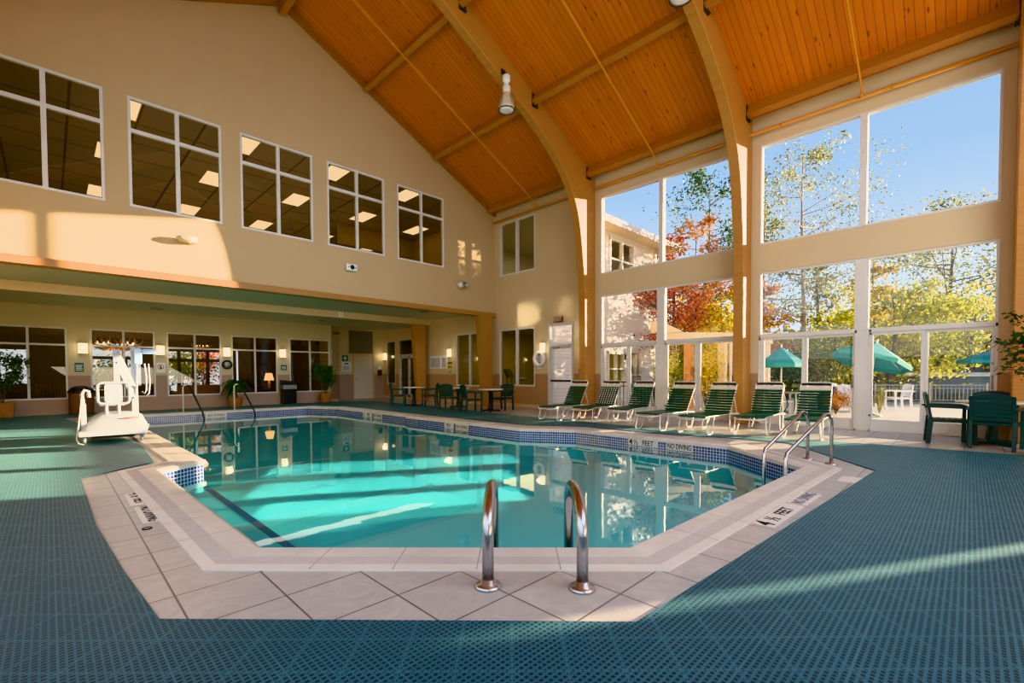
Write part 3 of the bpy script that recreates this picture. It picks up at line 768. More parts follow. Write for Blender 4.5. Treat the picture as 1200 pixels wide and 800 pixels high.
# covered walkway with square posts
root = thing('walkway_canopy', 'cream covered walkway on square posts outside the middle of the glass wall', 'canopy', (17.0, 6.5, -.05))
def lp(x, y): return (x - 17.0, y - 6.5)
PP = [(15.9, 7.75), (16.25, 7.2), (17.15, 6.35), (18.65, 5.36)]
for i, (x, y) in enumerate(PP[1:]):
    m = MB(); a, b = lp(x, y); m.box(a - .13, a + .13, b - .13, b + .13, 0, 2.5); m.box(a - .18, a + .18, b - .18, b + .18, 0, .15); m.box(a - .18, a + .18, b - .18, b + .18, 2.35, 2.5)
    m.build('post', M['cream'] if i else M['orangeflat'], root, bevel=.01)
m = MB(); m.bar((*lp(15.5, 7.9), 2.62), (*lp(18.75, 5.26), 2.62), .3, .24); m.build('beam', M['cream'], root)
m = MB(); m.bar((*lp(17.35, 6.18), 1.25), (*lp(17.95, 5.72), 1.25), .08, 2.5); m.build('wall_panel', M['cream'], root)
m = MB(); a, b = Vector(lp(15.35, 8.05)), Vector(lp(16.0, 7.45)); nn = Vector((.63, .77)) * .35
m.mesh([(*(a - nn), 2.74), (*(a + nn), 2.74), (*(b + nn), 2.74), (*(b - nn), 2.74), (*(a - nn), 3.15), (*(a + nn), 3.15)], [(0, 3, 4), (1, 5, 2), (3, 2, 5, 4), (0, 4, 5, 1), (0, 1, 2, 3)]); m.build('roof', M['cream'], root)
# fences
def fence(name, label, p, q, h, step, mt, z0=-.05):
    p = Vector(p); q = Vector(q); L = (q - p).length; d = (q - p) / L
    root = thing(name, label, 'fence', (p.x, p.y, z0))
    m = MB(); m.bar((0, 0, h), (d.x * L, d.y * L, h), .04, .04); m.bar((0, 0, .12), (d.x * L, d.y * L, .12), .03, .03); m.bar((0, 0, h - .14), (d.x * L, d.y * L, h - .14), .025, .025)
    m.build('rail', mt, root)
    m = MB()
    for i in range(int(L / step)):
        x = d * (i * step); m.box(x.x - .009, x.x + .009, x.y - .009, x.y + .009, .1, h)
    tag(m.build('baluster', mt, root), kind='stuff')
    for t in range(int(L / 2) + 1):
        x = d * min(L, t * 2.0); m = MB(); m.box(x.x - .03, x.x + .03, x.y - .03, x.y + .03, 0, h + .08); m.build('fence_post', mt, root)
fence('metal_fence', 'black metal railing outside the first glass doors, behind the loungers', (13.5, 9.3), (15.1, 7.3), .98, .12, M['black'])
fence('metal_fence', 'grey railing at the far edge of the patio, seen through the right-hand doors', (23.6, 4.5), (27.6, -1.5), .75, .14, M['metal_grey'])
# parasols
def parasol(label, x, y, z, tilt, r=1.25):
    root = thing('parasol', label, 'parasol', (x, y, -.05), group='teal patio parasols')
    T = Matrix.Translation((0, 0, z - .35)) @ Matrix.Rotation(tilt, 4, Vector((.706, .709, 0)))
    m = MB(); n = 8; rim = [(r * math.cos(2 * PI * k / n), r * math.sin(2 * PI * k / n), -.12) for k in range(n)]
    vs = [(0, 0, .42)] + rim + [(a, b, c - .12) for a, b, c in rim]
    m.mesh(vs, [(0, 1 + k, 1 + (k + 1) % n) for k in range(n)] + [(1 + k, 9 + k, 9 + (k + 1) % n, 1 + (k + 1) % n) for k in range(n)], False, T)
    m.build('canopy', M['teal'], root)
    m = MB(); m.tube([(0, 0, 0), (0, 0, z - .4), tuple(T @ Vector((0, 0, .5)))], .022, 8); m.build('pole', M['white_metal'], root)
    m = MB()
    for k in range(n):
        m.tube([tuple(T @ Vector((0, 0, .36))), tuple(T @ Vector((r * .97 * math.cos(2 * PI * k / n), r * .97 * math.sin(2 * PI * k / n), -.13)))], .008, 5)
    m.build('ribs', M['white_metal'], root)
    m = MB(); m.lathe([(.26, 0), (.26, .05), (.06, .1), (.04, .3)], 20); m.build('base', M['metal_grey'], root)
parasol('teal parasol beside the cream canopy post, left of the second pair of doors', 16.75, 4.35, 2.05, 0, .72)
parasol('teal parasol tilting down to the right, seen through the third and fourth doors', 16.95, 2.05, 2.12, .34, .98)
parasol('distant teal parasol at the far right of the last door', 24.6, -1.0, 2.2, 0, 1.4)
# shed and canvas shelters
root = thing('garden_shed', 'low blue-grey boarded shed beyond the patio, behind the slatted chair', 'shed', (29.2, .9, -.1))
m = MB(); m.box(-1, 1, -1.6, 1.2, 0, 1.15); m.build('board_wall', M['shed'], root)
m = MB(); m.prism([(-1.2, 1.15), (1.2, 1.15), (1.2, 1.2), (0, 1.32), (-1.2, 1.2)], -1.7, 1.3, TR(rx=PI / 2) @ Matrix.Scale(-1, 4, (0, 0, 1))); m.build('roof', M['fence_white'], root)
for lab, x, y, s in (('slate blue canvas shelter behind the garden shed', 33.5, .55, 1.25), ('larger slate blue canvas shelter at the right, beyond the garden shed', 32.0, -1.05, 1.35)):
    root = thing('canvas_shelter', lab, 'shelter', (x, y, -.1), .3, 'canvas shelters')
    m = MB(); m.mesh([(-1, -1.1, 0), (1, -1.1, 0), (1, 1.1, 0), (-1, 1.1, 0), (-1, -1.1, .9 * s), (1, -1.1, .9 * s), (1, 1.1, .9 * s), (-1, 1.1, .9 * s), (-.8, 0, 1.45 * s), (.8, 0, 1.4 * s)],
        [(0, 1, 5, 4), (2, 3, 7, 6), (4, 5, 9, 8), (6, 7, 8, 9), (4, 8, 7), (5, 6, 9), (0, 4, 7, 3), (1, 2, 6, 5)]); m.build('canvas', M['tent'], root)
    for a, b in ((-1, -1.1), (1, -1.1), (1, 1.1), (-1, 1.1)): m = MB(); m.tube([(a, b, 0), (a, b, .95 * s)], .03, 6); m.build('pole', M['metal_grey'], root)
root = thing('waste_barrel', 'teal and navy barrel with a pale lid on the patio, right of the last lounger', 'barrel', (18.9, 3.55, -.05))
m = MB(); m.lathe([(.26, 0), (.30, .1), (.30, .8), (.28, .82)], 20); m.build('drum', M['tent'], root)
m = MB(); m.lathe([(.31, .80), (.34, .84), (.30, .92), (.0, .95)], 20); m.build('lid', M['fence_white'], root)

# ------------------------------------------------------------------ vegetation
def foliage_obj(name, P, size, mt, parent=None, seed=1, elong=.55, kind=None, up=.0):
    r = np.random.RandomState(seed); n = len(P); P = np.asarray(P, float)
    nv = r.normal(size=(n, 3)); nv[:, 2] = np.abs(nv[:, 2]) + up; nv /= np.linalg.norm(nv, axis=1)[:, None]
    t = np.cross(nv, r.normal(size=(n, 3))); t /= np.linalg.norm(t, axis=1)[:, None]; b = np.cross(nv, t)
    s = size * r.uniform(.65, 1.3, (n, 1))
    V = np.stack([P + t * s * .6, P + b * s * .5 * elong, P - t * s * .5, P - b * s * .5 * elong], 1).reshape(-1, 3)
    me = bpy.data.meshes.new(name); me.vertices.add(4 * n); me.vertices.foreach_set('co', V.astype('f').ravel())
    me.loops.add(4 * n); me.loops.foreach_set('vertex_index', np.arange(4 * n, dtype='i'))
    me.polygons.add(n); me.polygons.foreach_set('loop_start', np.arange(0, 4 * n, 4, dtype='i'))
    me.update(calc_edges=True); me.materials.append(mt)
    o = bpy.data.objects.new(name, me); COL.objects.link(o)
    if parent: o.parent = parent
    if kind: o['kind'] = kind
    return o
def tree(name, label, x, y, H, R, base, nb, nl, ls, mt, bark='bark', seed=1, airy=.5, trunk=.12, group='trees beyond the patio', lean=0, z0=-.1):
    """airy: cluster spread; base: height fraction where the crown starts"""
    r = random.Random(seed); root = thing(name, label, 'tree', (x, y, z0), group=group)
    m = MB(); top = Vector((lean * H, lean * H * .5, H * .93))
    tp = [Vector((0, 0, 0)).lerp(top, t) + Vector((math.sin(t * 5 + seed) * .12, math.cos(t * 4 + seed) * .12, 0)) * (t > 0) for t in [i / 7 for i in range(8)]]
    m.tube(tp, [trunk * (1 - .85 * i / 7) for i in range(8)], 7)
    C_ = []
    for i in range(nb):
        t = base + (1 - base) * (i + r.random()) / nb
        k = min(6, int(t * 7)); p = tp[k].lerp(tp[k + 1], t * 7 - k)
        a = r.random() * 2 * PI + i * 2.4; prof = math.sin(PI * min(1, (t - base) / (1 - base) * .8 + .18)); L = R * (.35 + .65 * prof) * r.uniform(.7, 1.1)
        e = p + Vector((math.cos(a) * L, math.sin(a) * L, L * r.uniform(.15, .6)))
        mid = p.lerp(e, .5) + Vector((0, 0, -.06 * L))
        rr = trunk * .32 * (1 - .5 * t); m.tube([p, mid, e], [rr, rr * .6, rr * .2], 5, caps=False)
        for q, w in ((e, 1.), (mid, .75), (p.lerp(e, .78), 1.)):
            C_.append((q, L * airy * w))
            if r.random() < .6:
                e2 = q + Vector((r.uniform(-1, 1), r.uniform(-1, 1), r.uniform(-.3, .7))) * L * .38
                m.tube([q, e2], [rr * .4, rr * .12], 4, caps=False); C_.append((e2, L * airy * .8))
    C_.append((top, R * airy * .5))
    m.build('trunk', M[bark], root, recalc=False)
    g = np.random.RandomState(seed + 50); pts = []
    per = max(1, nl // len(C_))
    for c, s in C_:
        q = g.normal(size=(per, 3)) * np.array([.42, .42, .30]) * s + np.array(c); pts.append(q)
    foliage_obj('foliage', np.concatenate(pts), ls, M[mt], root, seed)
    return root
tree('deciduous_tree', 'tall thin green-leaved tree rising high in the upper left window bay', 24.6, 9.75, 12.4, 2.6, .38, 20, 4200, .15, 'L_green', 'bark_pale', 3, .55, .14)
tree('deciduous_tree', 'peach and pink leaved tree in front of the tall green tree', 20.3, 8.7, 8.4, 1.7, .45, 16, 2600, .16, 'L_pink', 'bark_pale', 4, .5, .10)
tree('deciduous_tree', 'dense crimson maple beside the end of the pale building wing', 17.9, 8.6, 5.5, 1.55, .42, 18, 4200, .12, 'L_red', 'bark', 5, .6, .11)
tree('deciduous_tree', 'bright yellow tree low in the left bay, next to the timber arch', 22.0, 8.3, 5.2, 2.1, .2, 16, 3200, .18, 'L_yellow', 'bark', 6, .65, .10)
tree('deciduous_tree', 'dark red tree showing above the roof end of the pale wing', 24.2, 11.6, 9.2, 1.7, .5, 14, 1700, .18, 'L_red', 'bark', 8, .5, .10)
tree('deciduous_tree', 'tall airy half-bare tree in the upper right bay, twigs crossing the mullion', 25.6, 5.75, 12.6, 3.3, .30, 24, 5200, .12, 'L_olive', 'bark_pale', 9, .42, .13)
tree('deciduous_tree', 'airy tree close beside the second arch, left of the half-bare tree', 27.6, 8.0, 12.6, 2.3, .35, 18, 4200, .13, 'L_olive', 'bark_pale', 10, .5, .13)
tree('deciduous_tree', 'orange tree hugging the second arch in the lower right bay', 20.9, 6.15, 5.3, 1.1, .35, 12, 1500, .15, 'L_pink', 'bark', 11, .6, .09)
tree('deciduous_tree', 'wide green-gold tree with layered branches at the right side of the right bay', 34.5, .9, 9.6, 5.2, .22, 30, 9000, .17, 'L_olive', 'bark', 12, .45, .2)
tree('deciduous_tree', 'low yellow-lime tree behind the tilted parasol', 26.2, 2.5, 5.0, 2.4, .15, 18, 4800, .18, 'L_lime', 'bark', 13, .6, .11)
tree('deciduous_tree', 'slender bare-trunked tree in the middle of the lower right bay', 33.5, 6.8, 9.4, 1.5, .55, 12, 1200, .22, 'L_olive', 'bark', 14, .55, .18)
tree('deciduous_tree', 'narrow golden tree just right of the mullion in the lower right bay', 33.0, 3.9, 8.4, 1.2, .2, 16, 2600, .20, 'L_yellow', 'bark', 15, .6, .12)
tree('deciduous_tree', 'bushy lime tree behind the last lounger', 29.3, 5.0, 4.4, 2.0, .15, 16, 3000, .2, 'L_lime', 'bark', 16, .65, .11)
tree('deciduous_tree', 'spreading yellow-green tree above the slate blue shelters', 29.5, -.1, 4.6, 3.0, .28, 18, 4800, .18, 'L_lime', 'bark', 17, .5, .12)
def bush(label, x, y, h, r, n, ls, mt, seed, name='shrub', z0=-.05):
    root = thing(name, label, 'shrub', (x, y, z0), group='shrubs on the patio')
    g = np.random.RandomState(seed); m = MB(); q = random.Random(seed)
    cs = []
    for i in range(9):
        a = i * .7; e = Vector((math.cos(a) * r * .6 * q.random(), math.sin(a) * r * .6 * q.random(), h * q.uniform(.5, .85))); m.tube([(0, 0, 0), tuple(e * .5 + Vector((.02, 0, 0))), tuple(e)], [.02, .013, .006], 5, caps=False); cs.append(e)
    m.build('stems', M['bark'], root, recalc=False)
    P = np.concatenate([g.normal(size=(n // 9, 3)) * np.array([.36 * r, .36 * r, .22 * h]) + np.array(c) for c in cs]); P[:, 2] = np.clip(P[:, 2], .03, None)
    foliage_obj('foliage', P, ls, M[mt], root, seed)
bush('golden-green bush outside, under the crimson maple', 14.9, 7.35, 1.75, .55, 1300, .09, 'L_lime', 21)
bush('yellow bush outside between the canopy posts', 16.35, 6.6, 2.1, .6, 1500, .09, 'L_yellow', 22)
bush('pale pink flowering bush on the patio right of the last lounger', 17.2, 2.95, .62, .5, 900, .07, 'L_pink', 23)
bush('dark green bush behind the last lounger, below the parasol beside the post', 22.4, 5.5, 2.0, .9, 1600, .12, 'L_green', 24)
bush('olive bush beyond the patio, left of the teal barrel', 25.5, 5.2, 1.9, 1.1, 1600, .13, 'L_olive', 25)
# ornamental grass
root = thing('ornamental_grass', 'pale tuft of tall grass on the patio behind the last door', 'grass', (18.3, 2.0, -.05)); q = random.Random(3); m = MB()
for i in range(150):
    a = q.random() * 2 * PI; L = q.uniform(.5, .95); s = q.uniform(.05, .4)
    d = Vector((math.cos(a), math.sin(a), 0)); w = Vector((-d.y, d.x, 0)) * .008; p1 = d * s * .35 + Vector((0, 0, L * .6)); p2 = d * s + Vector((0, 0, L * .85 if s > .25 else L))
    m.face([tuple(-w), tuple(w), tuple(p1 + w), tuple(p1 - w)]); m.face([tuple(p1 - w), tuple(p1 + w), tuple(p2)])
tag(m.build('blades', M['L_grass'], root, recalc=False), kind='stuff')
# distant woodland: an uncountable mass of leaves
g = np.random.RandomState(5); N = 26000
t = g.uniform(0, 1, N); A = np.array([24.0, 24.5]); B = np.array([52.0, -9.0])
P = np.zeros((N, 3)); base = A[None] + (B - A)[None] * t[:, None]; base += g.normal(size=(N, 2)) * 1.6
hh = 4.3 + 1.3 * np.sin(t * 23) + .9 * np.sin(t * 57 + 1)
P[:, :2] = base; P[:, 2] = (g.uniform(0, 1, N) ** .8) * hh - .1
wd = foliage_obj('woodland', P, .42, M['L_wood'], None, 6, .7)
tag(wd, 'mass of autumn woodland foliage filling the background beyond the patio', 'woodland', kind='stuff')
# ------------------------------------------------------------------ resin armchair (origin under the seat, faces +y)
def make_chair(label, loc, rz, mt, group):
    t = thing('armchair', label, 'chair', loc, rz, group)
    m = MB(); 
    for i in range(6): m.box(-.25, .25, -.21 + i * .078, -.21 + i * .078 + .068, .405, .43)
    m.box(-.26, -.23, -.22, .26, .375, .41); m.box(.23, .26, -.22, .26, .375, .41); m.box(-.25, .25, .235, .26, .365, .41); m.build('seat', mt, t, bevel=.004, seg=1)
    m = MB(); TB = TR((0, -.235, .43), rx=.16)
    for i in range(6):
        z = .03 + i * .066; m.box(-.225, .225, -.014, .012, z, z + .06, TB)
    n = 8; arc = [(-.26 + .52 * k / n, .425 + .045 * math.sin(PI * k / n)) for k in range(n + 1)]
    m.prism(arc + [(.26, .395), (-.26, .395)], -.02, .02, TB @ TR(rx=PI / 2)); m.box(-.262, -.222, -.02, .02, -.02, .425, TB); m.box(.222, .262, -.02, .02, -.02, .425, TB); m.box(-.25, .25, -.02, .02, -.04, 0, TB)
    m.build('backrest', mt, t, bevel=.005, seg=1)
    for s in (-1, 1):
        m = MB(); m.prism([(-.30, 0), (-.24, 0), (-.205, .40), (-.225, .46), (-.27, .46)], -.022, .022, TR((s * .245, 0, 0), rz=PI / 2) @ TR(rx=PI / 2)); m.build('leg', mt, t, bevel=.004, seg=1)
        m = MB(); m.prism([(.205, 0), (.265, 0), (.262, .63), (.215, .63)], -.022, .022, TR((s * .27, 0, 0), rz=PI / 2) @ TR(rx=PI / 2)); m.build('leg', mt, t, bevel=.004, seg=1)
        m = MB(); m.prism([(-.33, .655), (-.2, .675), (.2, .675), (.29, .645), (.29, .62), (-.33, .63)], -.03, .03, TR((s * .27, 0, 0), rz=PI / 2) @ TR(rx=PI / 2)); m.build('arm', mt, t, bevel=.006, seg=1)
    return t
def face_to(a, b): return math.atan2(b[1] - a[1], b[0] - a[0]) - PI / 2
TB_ = [(9.95, 15.25), (10.62, 13.35), (10.25, 11.2)]
gch = 'dark green resin armchairs'
ch0 = make_chair('dark green armchair nearest the white service door, at the far cafe table', (9.48, 15.62, 0), face_to((9.48, 15.62), TB_[0]), M['chair'], gch)
for (x, y), tb, lab in (((10.38, 14.82), 0, 'dark green armchair at the right side of the far cafe table'), ((9.93, 13.0), 1, 'dark green armchair seen from behind at the middle cafe table'),
                        ((9.62, 11.42), 2, 'green armchair seen from behind, left of the nearest cafe table'), ((10.92, 11.32), 2, 'dark green armchair at the right of the cafe table, under the gym window')):
    dup(ch0, (x, y, 0), face_to((x, y), TB_[tb]), lab, gch)
RT = (11.42, -.28)
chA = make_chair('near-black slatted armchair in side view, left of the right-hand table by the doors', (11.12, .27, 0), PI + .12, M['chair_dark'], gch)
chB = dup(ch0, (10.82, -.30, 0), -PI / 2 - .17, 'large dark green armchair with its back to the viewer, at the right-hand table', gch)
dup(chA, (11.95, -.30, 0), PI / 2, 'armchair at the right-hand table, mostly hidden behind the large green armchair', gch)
# patio chairs outside
pc = make_chair('white patio armchair behind the gap between the last two loungers', (16.3, 4.2, -.05), 2.4, M['fence_white'], 'white patio chairs')
for x, y, rz, lab in ((16.75, 3.72, 1.2, 'white patio armchair right of another white chair, half behind the last lounger'), (18.6, 2.75, 2.6, 'white patio armchair beside the pink bush'), (20.6, 1.75, .6, 'white patio armchair out in the sun behind the tall grass')):
    dup(pc, (x, y, -.05), rz, lab, 'white patio chairs')
root = thing('patio_table', 'dark round patio table among the white patio chairs', 'table', (16.05, 3.75, -.05))
m = MB(); m.lathe([(.42, .66), (.45, .68), (.45, .70), (0, .705)], 24); m.build('tabletop', M['metal_grey'], root)
m = MB()
for k in range(4): a = k * PI / 2 + .4; m.tube([(.3 * math.cos(a), .3 * math.sin(a), .66), (.22 * math.cos(a), .22 * math.sin(a), .3), (.36 * math.cos(a), .36 * math.sin(a), 0)], .014, 6)
m.build('legs', M['black'], root)
# cafe tables
def table(lab, x, y, r, group, foot=M['black']):
    t = thing('cafe_table', lab, 'table', (x, y, 0), group=group)
    m = MB(); m.lathe([(r - .02, .70), (r, .71), (r, .735), (r - .012, .742), (0, .742)], 36); m.build('tabletop', M['tabletop'], t)
    m = MB(); m.lathe([(.09, .03), (.085, .1), (.065, .3), (.065, .6), (.12, .70)], 16); m.build('pedestal', foot, t)
    m = MB()
    for k in range(4):
        a = k * PI / 2 + PI / 4; m.bar((0, 0, .045), (math.cos(a) * r * .72, math.sin(a) * r * .72, .03), .07, .05); m.lathe([(.035, 0), (.035, .03)], 10, (math.cos(a) * r * .7, math.sin(a) * r * .7, 0))
    m.build('base', foot, t); return t
for (x, y), w in zip(TB_, ('farthest pale-topped cafe table, near the recess side door', 'middle pale-topped cafe table, behind an armchair', 'nearest of the three pale-topped cafe tables, in front of the tapered post')):
    table(w, x, y, .42, 'pale topped cafe tables')
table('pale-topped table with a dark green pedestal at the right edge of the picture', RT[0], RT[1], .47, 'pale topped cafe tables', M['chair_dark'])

# ------------------------------------------------------------------ chaise lounges (origin under hinge; back towards +x)
def make_lounger(label, loc, rz, grid_back=False):
    t = thing('chaise_lounge', label, 'lounge chair', loc, rz, 'strap chaise lounges')
    W = .275; r = .014; hz = .36; ba = math.radians(57); BL = .80
    bx = lambda s: s * math.cos(ba); bz = lambda s: hz + s * math.sin(ba)
    m = MB()
    m.tube([(.52, -W, hz - .03), (.0, -W, hz), (-1.0, -W, hz), (-1.16, -W, hz - .03), (-1.22, -W + .06, hz - .05), (-1.22, W - .06, hz - .05), (-1.16, W, hz - .03), (-1.0, W, hz), (0, W, hz), (.52, W, hz - .03)], r, 8)
    m.tube([(.52, -W, hz - .03), (.52, W, hz - .03)], r, 8); m.build('seat_frame', M['white_metal'], t)
    m = MB(); m.tube([(0, -W, hz), (bx(BL - .06), -W, bz(BL - .06)), (bx(BL), -W + .06, bz(BL)), (bx(BL), W - .06, bz(BL)), (bx(BL - .06), W, bz(BL - .06)), (0, W, hz)], r, 8)
    m.tube([(bx(.45), -W, bz(.45)), (.48, -W + .03, hz - .02)], .01, 6); m.tube([(bx(.45), W, bz(.45)), (.48, W - .03, hz - .02)], .01, 6); m.build('backrest_frame', M['white_metal'], t)
    for s in (-1, 1):
        for x in (-.95, .12):
            m = MB(); y = s * W
            m.tube([(x - .10, y, hz - .01), (x - .17, y + s * .03, .05), (x - .14, y + s * .035, .015), (x + .02, y + s * .035, .015), (x + .06, y + s * .03, .05), (x + .22, y, hz - .02)], r * .95, 8)
            m.build('leg', M['white_metal'], t)
    def strap(p0, p1, w, mt):
        """band across y at point p0 (x,z), running width w along direction p1"""
        d = Vector((p1[0], 0, p1[1])).normalized(); nrm = Vector((-d.z, 0, d.x)); mb = MB()
        c = Vector((p0[0], 0, p0[1])); prof = []
        for sg in (1,):
            a = c - d * w / 2; b = c + d * w / 2
            vs = [a + nrm * .017, b + nrm * .017, b - nrm * .017, a - nrm * .017]
            mb.mesh([(v.x, -W - .012, v.z) for v in vs] + [(v.x, W + .012, v.z) for v in vs], [(0, 1, 5, 4), (1, 2, 6, 5), (2, 3, 7, 6), (3, 0, 4, 7), (0, 3, 2, 1), (4, 5, 6, 7)])
        return mb.build('strap', mt, t, bevel=.004, seg=1)
    for i in range(12): strap((-1.1 + i * .095, hz), (1, 0), .068, M['green_strap'])
    sb = (math.cos(ba), math.sin(ba))
    for i in range(9): s = .045 + i * .066; strap((bx(s), bz(s)), sb, .043, M['green_strap'])
    o = strap((bx(.655), bz(.655)), sb, .085, M['white_strap']); o['label'] = 'cream strap'
    m = MB(); m.bar((bx(.755), -W + .01, bz(.755)), (bx(.755), W - .01, bz(.755)), .05, .05); m.build('headrest', M['black'], t, bevel=.01)
    if grid_back:
        m = MB()
        for k in range(7):
            y = -W + .06 + k * (2 * W - .12) / 6; m.bar((bx(.03) - .02, y, bz(.03) + .014), (bx(.6) - .02, y, bz(.6) + .014), .012, .006)
        m.build('lacing', M['white_strap'], t)
    return t
LZ = [(10.42, 7.98, 0.05, 'strap lounger at the far left of the row, in front of the exit door'), (10.72, 7.10, .06, 'second lounger from the left, its green back crossed by pale lines into a grid'),
      (10.98, 6.22, .08, 'third lounger from the left, in front of the black railing'), (10.28, 4.86, -.10, 'fourth lounger from the left, set forward towards the pool, yellow bush behind its back'),
      (10.32, 3.94, -.05, 'fifth lounger from the left, just left of the arch foot'), (11.0, 3.17, .04, 'sixth lounger from the left, just right of the arch foot'),
      (10.95, 2.27, .05, 'rightmost lounger, partly behind the pool handrails')]
l0 = make_lounger(LZ[0][3], (*LZ[0][:2], 0), LZ[0][2]); l0b = None
for i, (x, y, a, lab) in enumerate(LZ[1:], 1):
    if i == 1: make_lounger(lab, (x, y, 0), a, True)
    else: dup(l0, (x, y, 0), a, lab)

# ------------------------------------------------------------------ handrails
def arc_pts(a, b, h, n=10, bulge=.5):
    return [a.lerp(b, k / n) + Vector((0, 0, h * math.sin(PI * k / n))) for k in range(n + 1)]
def rail(name, lab, base, inward, h, reach, r=.024, group=None, drop=.45, mt='chrome', slope=None):
    t = thing(name, lab, 'handrail', (*base, .0), group=group)
    d = Vector((inward[0], inward[1], 0)).normalized(); P = [Vector((0, 0, 0)), Vector((0, 0, h * .62))]
    R = reach * .5
    if slope is None:
        for k in range(0, 13):
            a = PI - PI * k / 12; P.append(d * (R + R * math.cos(a)) + Vector((0, 0, h * .62 + h * .38 * math.sin(a))))
        P.append(d * reach + Vector((0, 0, -drop)))
    else:
        rr = slope[0]; ang = slope[1]
        for k in range(0, 9):
            a = PI - ang * k / 8; P.append(d * (rr + rr * math.cos(a)) + Vector((0, 0, h - rr + rr * math.sin(a))))
        P += [d * (reach - .03) + Vector((0, 0, slope[2] + .03)), d * reach + Vector((0, 0, slope[2] - .04)), d * reach + Vector((0, 0, -drop))]
    m = MB(); m.tube(P, r, 14); m.build('rail_tube', M[mt], t)
    m = MB(); m.lathe([(.076, 0.0), (.078, .008), (.07, .02), (r + .01, .024), (r + .004, .05)], 28); m.build('base_flange', M['chrome'], t)
    return t
rail('grab_rail', 'left stainless grab rail arching over the near edge of the pool', (1.79, 1.985), (.716, .698), 0.50, .72, .034, group='near grab rails')
rail('grab_rail', 'right stainless grab rail arching over the near edge of the pool', (2.155, 1.575), (.716, .698), 0.50, .72, .034, group='near grab rails')
rail('pool_handrail', 'sloping stainless handrail at the right corner of the pool, the farther of the pair', (7.66, 1.64), (-1.29, .22), .69, 1.26, .021, 'corner handrails', .7, slope=(.17, 2.32, .24))
rail('pool_handrail', 'sloping stainless handrail at the right corner of the pool, the nearer of the pair', (7.46, 1.32), (-1.29, .25), .69, 1.26, .021, 'corner handrails', .7, slope=(.17, 2.32, .24))
for x, lab in ((3.12, 'pale-topped stair rail at the far pool edge, left of the potted palm'), (4.62, 'stair rail at the far pool edge, right of the potted palm')):
    t = thing('stair_rail', lab, 'handrail', (x, 18.5, 0), group='far stair rails')
    m = MB(); m.tube([(0, 0, 0), (0, 0, .82), (.03, -.06, .9), (.09, -.16, .9)], .024, 10); m.build('post', M['white_metal'], t)
    m = MB(); m.tube([(.09, -.16, .9), (.15, -.3, .82), (.36, -.95, .0), (.42, -1.05, -.5)], .026, 10); m.build('handrail', M['steel_dark'], t)

# ------------------------------------------------------------------ pool lift
t = thing('pool_lift', 'white portable pool access lift standing on the left edge of the deck', 'pool lift', (.90, 11.64, 0), -.16)
m = MB()
nx, ny = 10, 10; vs = []; fs = []
for j in range(ny + 1):
    for i in range(nx + 1):
        u = i / nx * 2 - 1; v = j / ny * 2 - 1
        x = u * .47 * (1 - .05 * max(0, v)); y = v * .58; e = max(abs(u) ** 4, abs(v) ** 4)
        z = .23 if j == ny else .23 + .31 * max(0, 1 - abs(u) ** 4) ** .6 * max(0, 1 - ((v - .4) / 1.4) ** 2); vs.append((x, y, z))
for j in range(ny):
    for i in range(nx): a = j * (nx + 1) + i; fs.append((a, a + 1, a + nx + 2, a + nx + 1))
m.mesh(vs, fs, True); m.box(-.475, .475, -.59, .59, .145, .235)
m.build('base_cover', M['white_plastic'], t, bevel=.012)
m = MB(); m.box(-.30, .30, -.50, .5, .10, .15); m.build('underframe', M['steel_dark'], t)
for a, b in ((-.40, -.50), (.40, -.50), (-.40, .5), (.40, .5)):
    m = MB(); m.lathe([(.02, -.018), (.06, -.018), (.062, 0), (.06, .018), (.02, .018)], 18, T=TR((a, b, .062), ry=PI / 2)); w = m.build('wheel', M['metal_grey'], t)
    m = MB(); m.box(a - .028, a + .028, b - .012, b + .012, .062, .15); m.build('caster_fork', M['chrome'], w)
m = MB(); m.box(.22, .32, .14, .24, .3, 1.80); m.build('mast', M['white_plastic'], t, bevel=.01)
m = MB(); m.box(.28, .40, .02, .14, 1.46, 1.76); m.box(.40, .62, .05, .12, 1.66, 1.76); m.build('control_box', M['blue_box'], t, bevel=.015)
m = MB(); m.tube([(.44, .06, 1.47), (.46, .05, 1.2), (.46, .05, .95), (.43, .05, .88), (.39, .08, .92)], .014, 8); m.tube([(.5, .06, 1.47), (.515, .05, 1.1), (.5, .05, .88), (.46, .05, .84)], .012, 8); m.build('cable', M['white_plastic'], t)
ar = MB(); ar.bar((.25, .10, 1.02), (.02, .02, 1.70), .07, .075); ar.bar((.25, .10, .80), (.02, .02, 1.48), .06, .06); ar.bar((.24, .1, .92), (.01, .02, 1.6), .035, .04); a_o = ar.build('arm', M['white_plastic'], t, bevel=.008)
for k in ((.25, .04, 1.02), (.02, -.03, 1.70), (.25, .04, .80), (.02, -.03, 1.48)):
    pm = MB(); pm.lathe([(.02, 0), (.02, .16)], 10, T=TR(k, rx=-PI / 2)); pm.build('pivot_pin', M['chrome'], a_o)
m = MB(); m.box(-.03, .06, -.03, .06, .70, 1.74); m.build('hanger_post', M['white_plastic'], t, bevel=.008)
m = MB()
def rr_pts(x0, x1, z0, z1, r, y, n=5):
    out = []
    for cx, cz, a0 in ((x1 - r, z1 - r, 0), (x0 + r, z1 - r, PI / 2), (x0 + r, z0 + r, PI), (x1 - r, z0 + r, 1.5 * PI)):
        for k in range(n + 1): a = a0 + PI / 2 * k / n; out.append((cx + r * math.cos(a), y, cz + r * math.sin(a)))
    return out
m.tube(rr_pts(-.26, .20, .70, 1.10, .07, -.05), .024, 10, closed=True)
pp = rr_pts(-.16, .10, .72, 1.08, .05, -.04); m.prism([(p[0], p[2]) for p in pp], .02, .05, TR(rx=PI / 2)); s_o = m.build('seat_back', M['white_plastic'], t)
